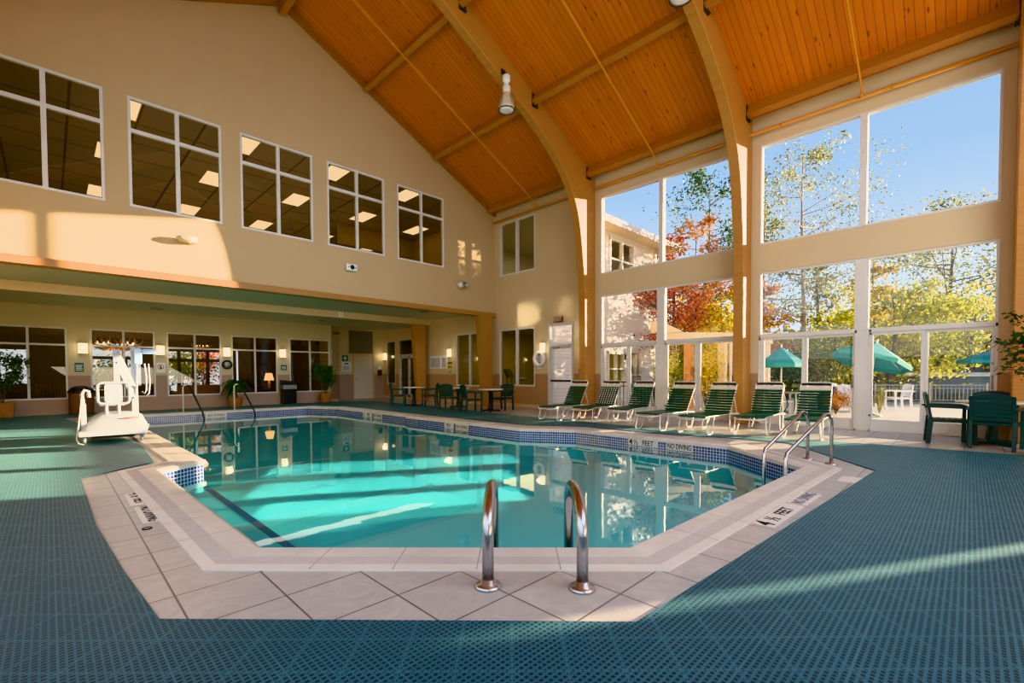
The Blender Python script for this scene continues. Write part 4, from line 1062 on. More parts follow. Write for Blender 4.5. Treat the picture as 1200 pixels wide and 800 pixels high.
m = MB(); m.box(-.24, .12, -.05, .34, .66, .70); m.build('seat', M['white_plastic'], t, bevel=.015)
m = MB(); m.tube([(-.14, -.04, .72), (-.14, -.02, .40), (-.14, .1, .34)], .026, 8); m.tube([(.04, -.04, .72), (.04, -.02, .42), (.04, .1, .36)], .026, 8); m.build('support_leg', M['white_plastic'], t)
m = MB(); m.box(-.47, -.40, -.3, -.24, .15, .72); m.tube([(-.435, -.27, .70), (-.45, -.28, .90), (-.41, -.29, .97), (-.36, -.29, .95), (-.35, -.28, .84)], .03, 10); m.build('push_handle', M['white_plastic'], t, bevel=.006)
m = MB(); m.tube([(-.45, -.29, .86), (-.47, -.32, .6), (-.495, -.38, .3), (-.51, -.46, .1), (-.47, -.56, .03), (-.40, -.62, .015)], .011, 8); m.build('hose', M['white_metal'], t)
m = MB(); T = TR((.18, -.30, .437), rx=.12); m.box(-.05, .16, -.03, .03, -.001, .004, T); m.build('decal', plain('orange_decal', (.62, .2, .08), .5), t)

# ------------------------------------------------------------------ plants indoors
def potted(name, lab, x, y, pr, ph, H, kind, seed, square=False):
    root = thing(name, lab, 'potted plant', (x, y, 0), group='indoor potted plants')
    m = MB()
    if square: m.lathe([(pr * .9, 0), (pr * 1.1, .02), (pr * 1.25, ph), (pr * 1.3, ph + .02), (pr * 1.15, ph + .02), (pr * 1.05, ph - .06)], 4, smooth=False, T=TR(rz=PI / 4))
    else: m.lathe([(pr * .62, 0), (pr * .66, .02), (pr * .9, ph * .45), (pr, ph * .8), (pr * .98, ph * .92), (pr * 1.06, ph), (pr * .92, ph), (pr * .9, ph - .05)], 28)
    m.build('pot', M['terracotta'], root)
    m = MB(); m.lathe([(pr * .95, 0), (0, .01)], 16, (0, 0, ph - .06)); m.build('soil', M['soil'], root)
    q = random.Random(seed); m = MB(); pts = []; fr = MB()
    if kind == 'palm':
        m.tube([(0, 0, ph - .05), (.03, .02, ph + .3), (-.02, 0, ph + .6), (0, 0, H * .62)], [.045, .035, .03, .025], 8); m.tube([(.05, 0, ph - .05), (-.02, -.02, ph + .35), (.03, 0, H * .58)], [.035, .028, .02], 8)
        for i in range(26):
            a = i * 2.4; L = q.uniform(.38, .62); e = q.uniform(.1, 1.1); b0 = Vector((0, 0, H * .60))
            P = [b0 + Vector((math.cos(a), math.sin(a), 0)) * L * s + Vector((0, 0, L * (math.sin(e) * s * 1.5 - 1.25 * s * s))) for s in (0, .25, .5, .75, 1)]
            for k in range(4):
                w = Vector((-math.sin(a), math.cos(a), 0)) * (.05, .075, .07, .045, .005)[k]; w2 = Vector((-math.sin(a), math.cos(a), 0)) * (.05, .075, .07, .045, .005)[k + 1]
                fr.face([tuple(P[k] - w), tuple(P[k] + w), tuple(P[k + 1] + w2), tuple(P[k + 1] - w2)])
            for k in range(1, 5):
                for sg in (-1, 1):
                    for z in (0, .5):
                        c = P[k - 1].lerp(P[k], z); d = Vector((-math.sin(a), math.cos(a), 0)) * sg; tip = c + d * .17 + (P[k] - P[k - 1]).normalized() * .1 + Vector((0, 0, -.07)); ww = (P[k] - P[k - 1]).normalized() * .016
                        fr.face([tuple(c - ww), tuple(c + ww), tuple(tip)])
        m.build('trunk', M['bark'], root, recalc=False); fr.build('fronds', M['palm'], root, recalc=False)
    else:
        for i in range(4 if kind == 'bushy' else 2):
            a = i * 1.7; m.tube([(.02 * math.cos(a), .02 * math.sin(a), ph - .06), (.07 * math.cos(a), .07 * math.sin(a), ph + .35), (.12 * math.cos(a), .12 * math.sin(a), H * .8)], [.02, .016, .008], 6, caps=False)
        g = np.random.RandomState(seed); rad = .34 if kind == 'bushy' else .42
        for i in range(16):
            c = np.array([q.uniform(-1, 1) * rad, q.uniform(-1, 1) * rad, q.uniform(ph + .45, H * .93)]); m.tube([(c[0] * .2, c[1] * .2, c[2] - .2), tuple(c)], .006, 4, caps=False)
            pts.append(c + g.normal(size=(70, 3)) * .12)
        m.build('stems', M['bark'], root, recalc=False); foliage_obj('foliage', np.concatenate(pts), .10, M['palm' if kind == 'bushy' else 'ficus'], root, seed, .5)
potted('potted_palm', 'potted palm in a woven terracotta pot against the back wall, under the round clock', 5.0, 19.85, .24, .38, 1.45, 'palm', 1)
potted('potted_plant', 'bushy green plant in a round terracotta pot, left of the service door', 8.55, 20.05, .26, .40, 1.75, 'bushy', 2)
potted('potted_tree', 'dark leafy indoor tree in a square basket at the left edge of the picture', -1.0, 20.15, .30, .42, 1.95, 'tree', 4, True)
# leafy tree at the right edge, its pot out of frame
root = thing('potted_ficus', 'leafy potted tree reaching in from the right edge in front of the timber arch', 'potted plant', (10.15, -.95, 0.012), group='indoor potted plants')
m = MB(); m.lathe([(.17, 0), (.19, .02), (.25, .36), (.27, .38), (.23, .38), (.22, .33)], 28); m.build('pot', M['terracotta'], root)
m = MB(); m.lathe([(.22, 0), (0, .01)], 16, (0, 0, .32)); m.build('soil', M['soil'], root)
m = MB(); m.tube([(0, 0, .3), (.03, .02, .8), (0, .03, 1.2), (.02, .05, 1.55), (0, .02, 1.95)], [.03, .027, .022, .016, .006], 8); g = np.random.RandomState(9); pts = []; q = random.Random(12)
for i in range(26):
    a = PI / 2 + q.uniform(-1.1, 1.1) if i % 3 else i * 2.4; z = q.uniform(1.22, 1.95); L = q.uniform(.3, .78); e = Vector((math.cos(a) * L, math.sin(a) * L, z + q.uniform(-.08, .12)))
    m.tube([(0, .03, z - .12), tuple(e)], [.008, .003], 5, caps=False)
    for s in (.5, .7, .85, 1.0): pts.append(g.normal(size=(9, 3)) * .06 + np.array(Vector((0, .03, z - .12)).lerp(e, s)))
m.build('stems', M['bark'], root, recalc=False); foliage_obj('foliage', np.concatenate(pts), .085, M['ficus'], root, 9, .55, up=.6)

# ------------------------------------------------------------------ bins
root = thing('waste_bin', 'dark square waste bin with an open top against the back wall', 'bin', (7.1, 20.35, 0))
m = MB(); m.box(-.26, .26, -.2, .2, 0, .62); m.build('body', M['black'], root, bevel=.02)
m = MB(); m.box(-.28, .28, -.22, .22, .62, .80); m.box(-.2, .2, -.225, -.2, .66, .78); m.build('lid', M['metal_grey'], root, bevel=.02)
m = MB(); m.prism([(-.27, 0), (.27, 0), (.27, .14), (-.27, .2)], -.2, .2, TR((0, 0, .8), rx=PI / 2)); m.build('top_hood', M['black'], root)
root = thing('waste_bin', 'round brown bin with a dark lid behind the pool lift', 'bin', (.72, 20.2, 0))
m = MB(); m.lathe([(.28, 0), (.30, .05), (.30, .66), (.29, .68)], 28); m.build('body', plain('brown_bin', (.16, .075, .05), .6), root)
m = MB(); m.lathe([(.32, .68), (.33, .72), (.25, .84), (.12, .90), (0, .91)], 28); m.build('lid', M['black'], root)

# ------------------------------------------------------------------ wall fittings
def sconce(lab, x, y, z, axis):
    t = thing('wall_sconce', lab, 'wall light', (x, y, z), 0 if axis == 'Y' else -PI / 2, 'glowing wall sconces')
    m = MB(); n = 8; arc = [(.12 * math.cos(PI + PI * k / n), .10 * math.sin(PI + PI * k / n)) for k in range(n + 1)]
    m.prism(arc, -.17, .17); m.build('glass_shade', M['sconce'], t)
    m = MB(); m.box(-.13, .13, -.012, 0, -.18, .18); m.box(-.125, .125, -.1, 0, -.015, .0) if False else None; m.build('backplate', M['frame'], t)
    m = MB(); m.prism([(a * 1.04, b * 1.05) for a, b in arc], .165, .18); m.prism([(a * 1.04, b * 1.05) for a, b in arc], -.18, -.165); m.build('trim_ring', M['metal_grey'], t)
for x, lab in ((.80, 'glowing wall sconce above the green sign, left of the pool lift'), (2.84, 'glowing wall sconce above the round prohibition sign'), (4.93, 'glowing wall sconce above the round clock'), (6.99, 'glowing wall sconce above the dark waste bin')):
    sconce(lab, x, YB - .002, 2.12, 'Y')
for y, lab in ((10.70, 'glowing wall sconce above the white life ring'), (16.05, 'glowing wall sconce above the small yellow notice'), (21.48, 'glowing wall sconce in the far corner, left of the recess side door')):
    sconce(lab, XW - .002, y, 2.14, 'X')
def board(name, lab, cat, x, y, z, w, h, axis, mt, extra=None, group=None):
    t = thing(name, lab, cat, (x, y, z), 0 if axis == 'Y' else -PI / 2, group)
    m = MB(); m.box(-w / 2, w / 2, -.014, .004, -h / 2, h / 2); m.build('plate', mt, t)
    if extra:
        for kd, mt2, boxes in extra:
            m = MB()
            for a, b, c, d in boxes: m.box(a, b, -.018, -.0135, c, d)
            m.build(kd, mt2, t)
    return t
ln = lambda x0, x1, z0, z1, k: [(x0, x1 - (.02 if i % 3 == 2 else 0), z0 + (z1 - z0) * i / k, z0 + (z1 - z0) * (i + .45) / k) for i in range(k)]
board('wall_sign', 'dark green square sign on the back wall, left of the pool lift', 'sign', .70, YB, 1.50, .22, .30, 'Y', M['sign_green'], [('printed_lines', M['sign_white'], ln(-.08, .08, -.1, .1, 4))])
t = board('wall_sign', 'white sign with a round black and red prohibition mark on the back wall', 'sign', 2.84, YB, 1.50, .26, .36, 'Y', M['sign_white'])
m = MB(); m.tube([(.085 * math.cos(2 * PI * k / 24), -.016, .03 + .085 * math.sin(2 * PI * k / 24)) for k in range(24)], .009, 6, closed=True); m.bar((-.06, -.017, .09), (.06, -.017, -.03), .006, .016); m.build('prohibition_ring', M['red'], t)
m = MB(); m.lathe([(.018, 0), (.018, .004)], 12, T=TR((0, -.014, .075), rx=PI / 2)); m.prism([(-.03, -.04), (.03, -.04), (.018, .05), (-.018, .05)], .014, .019, TR(rx=PI / 2)); m.build('figure_mark', M['ink'], t)
t = thing('wall_clock', 'round black-rimmed clock with a pale face on the back wall', 'clock', (4.93, YB, 1.63), 0)
m = MB(); m.lathe([(.185, 0), (.185, .03), (.165, .045), (.125, .04), (.12, .02)], 32, T=TR(rx=PI / 2)); m.build('rim', M['black'], t)
m = MB(); m.lathe([(.13, .02), (0, .021)], 32, T=TR(rx=PI / 2)); m.build('face', plain('clock_face', (.62, .62, .55), .4), t)
m = MB(); m.bar((0, -.026, 0), (0, -.026, .09), .006, .01); m.bar((0, -.026, 0), (.06, -.026, -.02), .006, .012); m.build('hands', M['black'], t)
board('wall_sign', 'small dark green sign on the back wall above the dark waste bin', 'sign', 7.03, YB, 1.53, .24, .22, 'Y', M['sign_green'], [('printed_lines', M['sign_white'], ln(-.09, .09, -.06, .07, 3))])
t = board('first_aid_sign', 'green sign with a white cross above a white notice, beside the service door', 'sign', 10.18, 21.6, 2.02, .30, .26, 'Y', M['sign_green'], [('cross', M['sign_white'], [(-.03, .03, -.09, .09), (-.09, .09, -.03, .03)])])
board('paper_notice', 'white paper notice with a dark heading, beside the service door', 'notice', 10.24, 21.6, 1.60, .44, .46, 'Y', M['sign_white'], [('printed_lines', M['ink_grey'], ln(-.18, .18, -.18, .06, 8)), ('heading', M['sign_green'], [(-.1, .12, .12, .18)])])
t = thing('wall_phone', 'black and red emergency telephone box on the wall right of the service door', 'telephone', (12.02, 21.6, 1.28))
m = MB(); m.box(-.10, .10, -.08, -.002, -.12, .16); m.build('case', M['black'], t, bevel=.01)
m = MB(); m.box(-.1, .1, -.03, -.002, .2, .34); m.build('sign_plate', M['sign_white'], t)
m = MB(); m.tube([(-.03, -.1, -.08), (-.03, -.1, .1)], .018, 8); m.build('handset', M['red'], t)
m = MB(); m.tube([(-.03, -.09, -.1), (0, -.06, -.2), (.03, -.03, -.34), (.02, -.02, -.42)], .008, 6); m.build('cord', M['red'], t)
board('paper_notice', 'left of the two large white notices on the recess side wall', 'notice', XW, 17.10, 1.76, .86, .56, 'X', M['sign_white'], [('printed_lines', M['ink_grey'], ln(-.36, .36, -.22, .2, 12))], 'large white notices')
board('paper_notice', 'right of the two large white notices on the recess side wall', 'notice', XW, 16.44, 1.76, .36, .56, 'X', M['sign_white'], [('printed_lines', M['ink_grey'], ln(-.15, .15, -.22, .2, 12))], 'large white notices')
board('wall_sign', 'small yellow notice under the sconce between the white notices and the window', 'sign', XW, 16.02, 1.62, .30, .30, 'X', plain('yellow_sign', (.55, .42, .10), .5), [('printed_lines', M['ink'], [(-.14, .14, .06, .12), (-.12, .12, -.1, -.06)])])
board('wall_sign', 'pale notice below the small yellow notice', 'sign', XW, 16.02, 1.32, .30, .22, 'X', plain('cream_sign', (.62, .55, .34), .5), [('printed_lines', M['ink_grey'], ln(-.12, .12, -.07, .07, 4))])
# life ring
t = thing('life_ring', 'white life ring hanging on the right wall beside the exit door', 'life ring', (XW - .06, 10.82, 1.76), 0)
m = MB(); m.tube([(0, .22 * math.cos(2 * PI * k / 32), .22 * math.sin(2 * PI * k / 32)) for k in range(32)], .062, 12, closed=True); m.build('ring', M['sign_white'], t)
m = MB(); m.tube([(-.03 - .035 * (k % 4 == 2), (.29 + .0 * k) * math.cos(2 * PI * k / 16), .29 * math.sin(2 * PI * k / 16)) for k in range(16)], .008, 6, closed=True); m.build('rope', M['cope_c'], t)
m = MB(); m.box(.0, .055, -.12, .12, -.10, .10); m.build('bracket', M['sign_white'], t)
m = MB(); m.lathe([(.10, 0), (.09, .01), (0, .012)], 20, T=TR((0, 0, 0), ry=-PI / 2)); m.build('round_emblem', plain('grey_emblem', (.38, .39, .42), .5), t)
m = MB(); m.box(.0, .05, -.1, .1, -.36, -.30); m.build('hook_tray', M['sign_white'], t)
# fire alarm pull on the wall by the first arch
t = thing('fire_alarm_pull', 'small dark red fire alarm box between the exit door and first arch', 'fire alarm', (XW, 9.06, 1.30))
m = MB(); m.box(-.05, .004, -.05, .05, -.07, .07); m.build('case', plain('dark_red', (.18, .02, .015), .5), t, bevel=.006)
m = MB(); m.box(-.062, -.05, -.035, .035, -.03, -.005); m.build('pull_bar', M['sign_white'], t)
# text helper
def text_mesh(body, size, mt, name='lettering', parent=None, T=None, ext=.001, sx=1., align='CENTER'):
    c = bpy.data.curves.new('t', 'FONT'); c.body = body; c.size = size; c.align_x = align; c.align_y = 'CENTER'; c.extrude = ext; c.resolution_u = 3; c.offset = size * .012
    o = bpy.data.objects.new('t', c); COL.objects.link(o); bpy.context.view_layer.update()
    me = bpy.data.meshes.new_from_object(o); bpy.data.objects.remove(o); bpy.data.curves.remove(c)
    me.transform(Matrix.Diagonal((sx, 1, 1, 1)))
    if T: me.transform(T)
    me.materials.clear(); me.materials.append(mt)
    o = bpy.data.objects.new(name, me); COL.objects.link(o); o.parent = parent; return o
t = thing('exit_sign', 'small red exit sign above the glass exit door', 'sign', (XW, 9.97, 3.08))
m = MB(); m.box(-.06, -.002, -.19, .19, -.10, .10); m.build('housing', plain('exit_housing', (.20, .05, .035), .5), t)
text_mesh('EXIT', .20, plain('exit_letter', (.80, .62, .55), .5), 'lettering', t, TR((-.0615, 0, 0), rz=-PI / 2) @ TR(rx=PI / 2), .001, .82)
# pool depth markers
def marker(lab, loc, rz, flat, txt, w, h, ts, sx, mt='ink', half=False):
    t = thing('depth_marker', lab, 'depth marker', loc, rz, 'pool depth markers')
    B = TR() if flat else TR(rx=PI / 2)
    m = MB(); m.box(-w / 2, w / 2, -h / 2, h / 2, 0, .004, B); m.build('tile_plate', M['cope_c'], t)
    for (body, dx, s) in txt: text_mesh(body, ts * s, M[mt], 'lettering', t, B @ TR((dx, 0, .0055)), .001, sx)
    return t
FW_ = [('4', -.275, 1.25), ('½', -.17, 1.0), ('FEET', .08, .85)]
ND = [('NO DIVING', 0, 1.)]
xx = 8.17
marker('white 4½ FEET tile marker on the far right wall of the pool', (xx - .012, 4.52, -.122), -PI / 2 - .008, False, [('4', -.26, 1.3), ('½', -.15, 1.1), ('FEET', .11, 1.0)], .64, .125, .138, .85)
marker('white NO DIVING tile marker nearest the corner handrails, on the right pool wall', (xx - .012, 3.78, -.122), -PI / 2 - .008, False, ND, .50, .125, .138, .64)
marker('white FEET tile marker in the middle of the right pool wall', (7.455, 9.87, -.125), -PI / 2 - .02, False, [('4', -.22, 1.2), ('FEET', .08, 1.0)], .6, .125, .115, .85)
marker('white NO DIVING tile marker in the middle of the right pool wall', (7.445, 9.22, -.125), -PI / 2 - .02, False, ND, .52, .125, .115, .78)
marker('white FEET tile marker at the far end of the right pool wall', (7.548, 14.4, -.125), -PI / 2, False, [('4', -.22, 1.2), ('FEET', .08, 1.0)], .62, .125, .115, .85)
marker('white NO DIVING tile marker at the far end of the right pool wall', (7.548, 13.7, -.125), -PI / 2, False, ND, .54, .125, .115, .78)
marker('white NO DIVING tile marker on the far wall of the pool between the stair rails', (3.95, 18.03, -.125), .0, False, ND, .62, .125, .115, .85)
marker('deck marker reading 4½ FEET on the left deck tiles', (.605, 5.93, .0015), -PI / 2 - .01, True, [('4', -.25, 1.2), ('½', -.12, 1.0), ('FEET', .12, .9)], .62, .17, .14, .9, 'ink')
marker('deck marker reading NO DIVING on the left deck tiles', (.615, 5.22, .0015), -PI / 2 - .01, True, ND, .66, .17, .14, .85, 'ink')
marker('deck marker reading 4½ FEET on the right deck tiles', (4.50, 1.165, .0015), -.03, True, [('4', -.36, 1.45), ('½', -.18, 1.1), ('FEET', .12, 1.0)], .86, .17, .14, .95, 'ink')
marker('deck marker reading NO DIVING on the right deck tiles', (5.24, 1.14, .0015), -.03, True, ND, .56, .17, .14, .72, 'ink_grey')
m = MB(); m.box(6.38, 6.72, .86, 1.07, .0, .004); tag(m.build('white_tile', M['cope_c']), 'plain white tile on the right deck near the corner handrails', 'tile')
t = thing('deck_anchor', 'small round anchor socket with a dark rim in the left deck', 'anchor', (.535, 4.72, .001))
m = MB(); m.tube([(.03 * math.cos(k * PI / 10), .03 * math.sin(k * PI / 10), .003) for k in range(20)], .006, 6, closed=True); m.build('rim', M['black'], t)
m = MB(); m.lathe([(.028, 0), (.028, .003), (0, .004)], 16); m.build('cap', M['cope_b'], t)

# ------------------------------------------------------------------ gable wall fittings
t = thing('security_camera', 'white boxy security camera with a round black lens on the gable wall', 'camera', (6.39, YG, 4.40))
m = MB(); m.box(-.17, .17, -.16, -.02, -.10, .10); m.build('housing', M['sign_white'], t, bevel=.03)
m = MB(); m.lathe([(.065, 0), (.065, .02), (.05, .03), (0, .03)], 20, T=TR((.0, -.16, 0), rx=PI / 2)); m.build('lens', M['black'], t)
m = MB()
for x in (-.11, .11): m.lathe([(.018, 0), (.018, .008), (0, .008)], 10, T=TR((x, -.16, 0), rx=PI / 2))
m.build('sensor', M['black'], t); m = MB(); m.box(-.06, .06, -.02, 0, -.06, .06); m.build('mount', M['frame'], t)
t = thing('wall_loudspeaker', 'beige horn loudspeaker low on the sunlit left part of the gable wall', 'loudspeaker', (2.30, YG, 4.40), .0)
m = MB(); m.lathe([(.0, -.17), (.05, -.15), (.10, -.06), (.115, .04), (.12, .12), (.0, .125)], 28, T=TR((-.02, -.2, 0), ry=PI / 2) @ Matrix.Scale(.7, 4, (1, 0, 0))); m.build('horn_body', plain('beige_plastic', (.50, .42, .30), .5), t)
m = MB(); m.box(.1, .22, -.26, -.02, -.07, .07); m.build('end_block', M['frame'], t, bevel=.01); m = MB(); m.box(-.1, .1, -.1, 0, -.03, .03); m.build('bracket', M['frame'], t)
t = thing('wall_loudspeaker', 'white rounded loudspeaker under the light patches near the right end of the gable wall', 'loudspeaker', (10.55, YG, 4.42))
m = MB(); m.lathe([(.0, -.17), (.09, -.15), (.14, -.05), (.15, .08), (.13, .16), (0, .18)], 24, T=TR((0, -.16, 0), ry=PI / 2) @ Matrix.Scale(.75, 4, (1, 0, 0))); m.build('body', M['sign_white'], t)
m = MB(); m.lathe([(.12, 0), (.11, .012), (0, .014)], 20, T=TR((.0, -.29, .0), rx=PI / 2)); m.build('grille', M['metal_grey'], t); m = MB(); m.box(-.05, .05, -.1, 0, -.04, .04); m.build('bracket', M['frame'], t)
# hanging bay lamps
for (x, y, zt, lab) in ((8.24, 8.36, deck(8.24) - .70, 'bell-shaped pendant lamp hanging beside the first arch'), (8.08, 3.76, deck(8.08) - .70, 'bell-shaped pendant lamp at the top edge beside the second arch')):
    t = thing('pendant_lamp', lab, 'pendant lamp', (x, y, zt), group='bell shaped pendant lamps')
    zb = -1.0
    m = MB(); m.lathe([(.20, -.88), (.195, -.80), (.15, -.62), (.11, -.50), (.09, -.46)], 28); m.build('prismatic_shade', M['lamp_shade'], t)
    m = MB(); m.lathe([(.20, -.885), (.12, -.91), (0, -.915)], 28); m.build('lens', M['lamp_glass'], t)
    m = MB(); m.tube([(.203 * math.cos(2 * PI * k / 28), .203 * math.sin(2 * PI * k / 28), -.885) for k in range(28)], .012, 6, closed=True)
    for k in range(4): a = k * PI / 2; m.tube([(.09 * math.cos(a), .09 * math.sin(a), -.47), (.155 * math.cos(a), .155 * math.sin(a), -.62), (.205 * math.cos(a), .205 * math.sin(a), -.88)], .007, 5)
    m.build('wire_guard', M['steel_dark'], t)
    m = MB(); m.lathe([(.085, -.48), (.10, -.44), (.10, -.30), (.06, -.26), (.06, -.2), (.10, -.18), (.10, -.04), (.05, .0)], 24); m.build('ballast_housing', M['sign_white'], t)
    m = MB(); m.tube([(0, 0, -.02), (0, .02, .06), (0, .13, .12)], .016, 6); m.cb((0, .12, .12), (.12, .03, .12)); m.build('mounting_bracket', M['steel_dark'], t)
# recess ceiling fittings
for (x, y, z, lab) in ((2.6, 19.3, 3.46, 'small round ceiling diffuser above the second back window'), (8.0, 19.0, 3.46, 'small round ceiling diffuser above the bushy potted plant'), (10.4, 15.2, 3.68, 'round ceiling speaker above the cafe tables')):
    t = thing('ceiling_diffuser', lab, 'ceiling fitting', (x, y, z), group='round ceiling fittings')
    m = MB(); m.lathe([(.20, 0), (.20, -.02), (.14, -.045), (.0, -.05)], 24); m.build('cone', plain('grey_diffuser', (.35, .32, .24), .6), t)
t = thing('beam_alarm', 'small square white box on the dropped ceiling beam', 'alarm', (8.05, 17.40, 3.56)); m = MB(); m.box(-.09, .09, -.05, 0, -.09, .09); m.build('case', M['sign_white'], t, bevel=.01)
m = MB(); m.lathe([(.045, 0), (.04, .012), (0, .014)], 16, T=TR((0, -.05, 0), rx=PI / 2)); m.build('grille', M['cope_b'], t)

# ------------------------------------------------------------------ lobby furnishings behind the back windows
for (x, y, z, s, lab) in ((1.75, 22.3, 2.36, 1.35, 'large antler chandelier glowing behind the pool lift'), (4.6, 23.2, 2.45, .6, 'smaller antler chandelier glowing behind the third back window')):
    t = thing('antler_chandelier', lab, 'chandelier', (x, y, z), group='antler chandeliers'); q = random.Random(int(x * 10)); m = MB()
    tips = []
    for k in range(12):
        a = k * 2 * PI / 12; R = s * (.55 if k % 2 else .38)
        pts = [(s * .05 * math.cos(a), s * .05 * math.sin(a), -.05 * s), (R * .5 * math.cos(a), R * .5 * math.sin(a), -.14 * s), (R * math.cos(a + .1), R * math.sin(a + .1), -.02 * s), (R * 1.12 * math.cos(a + .2), R * 1.12 * math.sin(a + .2), .18 * s)]
        m.tube(pts, [.035 * s, .032 * s, .025 * s, .008 * s], 6); tips.append(pts[2])
        m.tube([pts[2], (R * 1.25 * math.cos(a - .15), R * 1.25 * math.sin(a - .15), .12 * s)], [.02 * s, .006 * s], 5)
    m.build('antlers', M['antler'], t)
    m = MB(); m.tube([(0, 0, -.05), (0, 0, 3.1 - z)], .015, 6); m.lathe([(.08, 0), (.06, .04)], 12, (0, 0, 3.05 - z)); m.build('chain_stem', M['black'], t)
    m = MB()
    for p in tips[::2]: m.lathe([(0, 0), (.03 * s, .03 * s), (.025 * s, .07 * s), (0, .1 * s)], 10, p)
    m.build('bulbs', M['bulb'], t)
def sofa(lab, x, y, rz, w, mt, name='sofa'):
    t = thing(name, lab, 'sofa' if name == 'sofa' else 'armchair', (x, y, -.01), rz, 'lobby seating')
    m = MB(); m.box(-w / 2, w / 2, -.4, .4, .12, .42); m.build('seat', mt, t, bevel=.04)
    m = MB(); m.box(-w / 2, w / 2, .25, .45, .3, .85); m.build('backrest', mt, t, bevel=.05)
    for s in (-1, 1):
        m = MB(); m.box(s * w / 2 - .09, s * w / 2 + .09, -.42, .42, .12, .6); m.build('arm', mt, t, bevel=.04)
        for yy in (-.34, .34): m = MB(); m.cb((s * (w / 2 - .05), yy, .06), (.06, .06, .12)); m.build('leg', M['black'], t)
sofa('orange-brown leather sofa in the lobby behind the second full back window', 4.25, 22.2, PI, 1.5, M['sofa'])
sofa('dark armchair in the lobby behind the pool lift', 2.35, 22.6, PI, .8, M['curtain'], 'lobby_armchair')
sofa('dark purple armchair in the lobby under the glowing lamp', 6.35, 22.4, 2.6, .8, M['purple'], 'lobby_armchair')
sofa('dark armchair in the lobby at the left edge of the second back window', 3.2, 22.2, .4, .7, M['curtain'], 'lobby_armchair')
t = thing('side_table', 'small dark table carrying the glowing table lamp in the lobby', 'table', (7.05, 22.6, -.01)); m = MB(); m.lathe([(.25, .6), (.27, .62), (0, .63)], 20); m.build('tabletop', M['curtain'], t); m = MB(); m.lathe([(.16, 0), (.03, .05), (.03, .6)], 12); m.build('pedestal', M['curtain'], t)
t = thing('table_lamp', 'glowing orange-shaded table lamp in the lobby', 'lamp', (7.05, 22.6, .62)); m = MB(); m.lathe([(.08, 0), (.05, .05), (.07, .2), (.02, .36)], 14); m.build('base', M['antler'], t); m = MB(); m.lathe([(.2, .36), (.13, .68)], 20); m.build('shade', M['shade'], t)
t = thing('wicker_chair', 'pale wicker chair with a high back behind the leftmost back window', 'chair', (.05, 22.2, -.01), .3)
m = MB(); m.lathe([(.3, .3), (.36, .42), (.34, .45), (0, .46)], 18); m.build('seat', M['office_wall'], t)
m = MB(); 
for k in range(13): a = PI * k / 12; m.tube([(.34 * math.cos(a), .3 * math.sin(a), .42), (.38 * math.cos(a), .36 * math.sin(a) + .05, .8), (.34 * math.cos(a), .32 * math.sin(a) + .06, .95)], .012, 5)
m.build('backrest', M['office_wall'], t)
for k in range(4): a = k * PI / 2 + .78; m = MB(); m.tube([(.24 * math.cos(a), .24 * math.sin(a), .34), (.3 * math.cos(a), .3 * math.sin(a), 0)], .02, 6); m.build('leg', M['office_wall'], t)
# garden seen through the lobby windows
m = MB(); m.box(-9, 13, 27.6, 33, -.2, -.02); struct(m.build('lobby_garden', M['lawn']))
for lab, x, y, h, mt, sd in (('sunny lime bush seen through the lobby window behind the pool lift', 2.2, 29.0, 1.9, 'L_lime', 31), ('orange bush seen through the lobby window at the left of the pool lift', .9, 29.6, 1.6, 'L_yellow', 32), ('green shrub seen through the lobby glass doors', 5.0, 30.0, 2.2, 'L_lime', 33), ('red-leaved shrub seen above the lobby glass doors', 6.2, 31.0, 3.0, 'L_red', 34)):
    bush(lab, x, y, h, 1.0, 1300, .16, mt, sd)
# gym machines behind the right wall
def treadmill(lab, x, y, rz):
    t = thing('treadmill', lab, 'exercise machine', (x, y, -.01), rz, 'exercise machines')
    m = MB(); m.box(-.36, .36, -.8, .8, .05, .2); m.build('deck', M['black'], t, bevel=.03)
    for s in (-1, 1): m = MB(); m.tube([(s * .34, .65, .15), (s * .34, .8, 1.15), (s * .34, .35, 1.05), (s * .34, .1, .98)], .035, 8); m.build('upright', M['metal_grey'], t)
    m = MB(); T = TR((0, .78, 1.25), rx=-.5); m.box(-.4, .4, -.05, .05, -.18, .2, T); m.build('console', M['black'], t, bevel=.03)
treadmill('black treadmill behind the left pane of the gym window', 13.5, 12.55, .5)
treadmill('black treadmill behind the right pane of the gym window', 13.4, 11.75, -1.2)
treadmill('dark exercise machine behind the window in the recess', 13.4, 14.85, -.8)
m = MB(); m.lathe([(.2, 0), (.22, .05), (.2, .3), (.1, .32)], 20, (13.2, 11.35, .72)); m.box(12.9, 13.5, 11.2, 11.5, 0, .72)
tag(m.build('gym_cabinet', M['red']), 'red towel cabinet behind the right pane of the gym window', 'cabinet')

# ------------------------------------------------------------------ light
w = bpy.data.worlds.new('sky'); S.world = w; w.use_nodes = True; nt = w.node_tree; nt.nodes.clear()
tc = nt.nodes.new('ShaderNodeTexCoord'); sp = nt.nodes.new('ShaderNodeSeparateXYZ'); nt.links.new(tc.outputs[0], sp.inputs[0])
cr = nt.nodes.new('ShaderNodeValToRGB'); nt.links.new(sp.outputs[2], cr.inputs[0])
e = cr.color_ramp.elements; e[0].position = 0; e[0].color = (.86, .93, 1.0, 1); e[1].position = .75; e[1].color = (.20, .43, .86, 1)
for p, c in ((.16, (.70, .85, 1.0, 1)), (.34, (.40, .64, .96, 1))): k = e.new(p); k.color = c
bg = nt.nodes.new('ShaderNodeBackground'); bg.inputs[1].default_value = SKY; nt.links.new(cr.outputs[0], bg.inputs[0])
ow = nt.nodes.new('ShaderNodeOutputWorld'); nt.links.new(bg.outputs[0], ow.inputs[0])
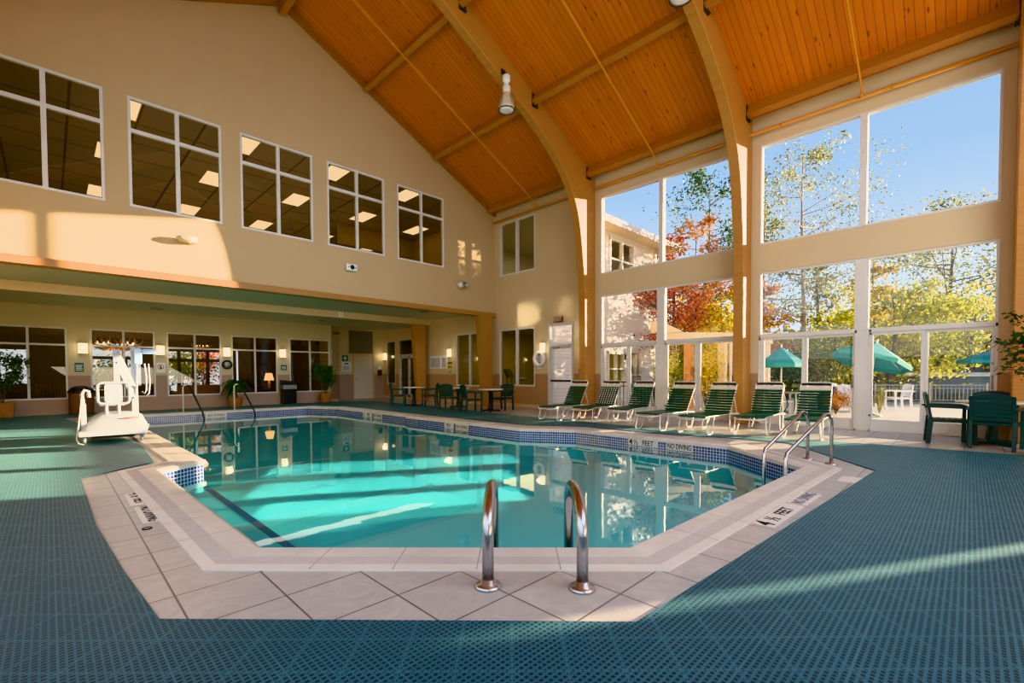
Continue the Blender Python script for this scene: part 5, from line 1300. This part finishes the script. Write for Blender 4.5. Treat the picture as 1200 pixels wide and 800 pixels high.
def light(name, typ, loc, energy, col, direction=None, **kw):
    l = bpy.data.lights.new(name, typ); l.energy = energy; l.color = col
    for k, v in kw.items(): setattr(l, k, v)
    o = bpy.data.objects.new(name, l); COL.objects.link(o); o.location = loc
    if direction: o.rotation_euler = Vector(direction).to_track_quat('-Z', 'Y').to_euler()
    return o
light('sun', 'SUN', (40, -30, 12), SUN, (1.0, .80, .52), (-1.80, 1.0, -.157 * math.sqrt(1 + 1.80 ** 2)), angle=math.radians(.55))
for nm, loc, en, col, d, sx, sy in LAMPS:
    light(nm, 'AREA', loc, en, col, d, shape='RECTANGLE', size=sx, size_y=sy, spread=math.radians(38 if nm == 'gable_fill' else 180))
for x in (.80, 2.84, 4.93, 6.99): light('sconce_bulb', 'POINT', (x, YB - .22, 2.12), 3, (1, .80, .48), shadow_soft_size=.08)
for y in (10.70, 16.05, 21.4): light('sconce_bulb', 'POINT', (XW - .22, y if y < 21 else 21.3, 2.14), 3, (1, .80, .48), shadow_soft_size=.08)
light('lobby_light', 'AREA', (2, 24, 3.05), 45, (1, .75, .45), (0, 0, -1), size=4)
light('upstairs_fill', 'AREA', (4.5, 18, 4.1), 130, (1, .80, .52), (0, 0, 1), size=8)  # added lamp shining upward to brighten the office ceiling
light('chandelier_glow', 'POINT', (1.75, 22.3, 2.0), 16, (1, .58, .22), shadow_soft_size=.2)
light('chandelier_glow', 'POINT', (4.6, 23.2, 2.2), 8, (1, .58, .22), shadow_soft_size=.15)
for (y, z, w, h, en) in ((11.5, 3.35, .75, .85, 2.4), (9.72, 3.52, .62, .5, 1.1), (9.2, 2.2, .22, 1.4, .9), (10.95, 3.5, .2, .7, .25)):
    light('reflected_sun_standin', 'AREA', (-2.8, y, z), en, (1, .86, .62), (1, 0, 0), shape='RECTANGLE', size=w, size_y=h, spread=math.radians(1.6))  # added lamps; stand in for bounced sun patches beside the exit door
for (x, y, L, w, en) in ((5.08, 8.33, 4.9, 1.12, 27), (4.14, 7.05, 4.3, .98, 22), (3.57, 5.90, 3.7, .82, 16)):
    o = light('refracted_sun_standin', 'AREA', (x, y, 8.2), en, (1, .95, .74), None, shape='RECTANGLE', size=L, size_y=w, spread=math.radians(1.5)); o.rotation_euler = (0, 0, math.atan2(-.5, .87))  # added overhead lamps draw the sunlit bands on the pool floor
light('gym_light', 'AREA', (15, 13.6, 3.15), 60, (1, .9, .5), (0, 0, -1), size=2.5)
light('wing_room_light', 'AREA', (15.5, 13.6, 7.1), 50, (1, .9, .7), (0, 0, -1), size=2.5)
S.view_settings.view_transform = 'Khronos PBR Neutral'; S.view_settings.look = 'None'; S.view_settings.exposure = EXPO; S.view_settings.gamma = 1.0
S.cycles.max_bounces = 10; S.cycles.diffuse_bounces = 5; S.cycles.transparent_max_bounces = 16; S.cycles.glossy_bounces = 4
S.cycles.sample_clamp_indirect = 6.0; S.cycles.caustics_reflective = False; S.cycles.caustics_refractive = False
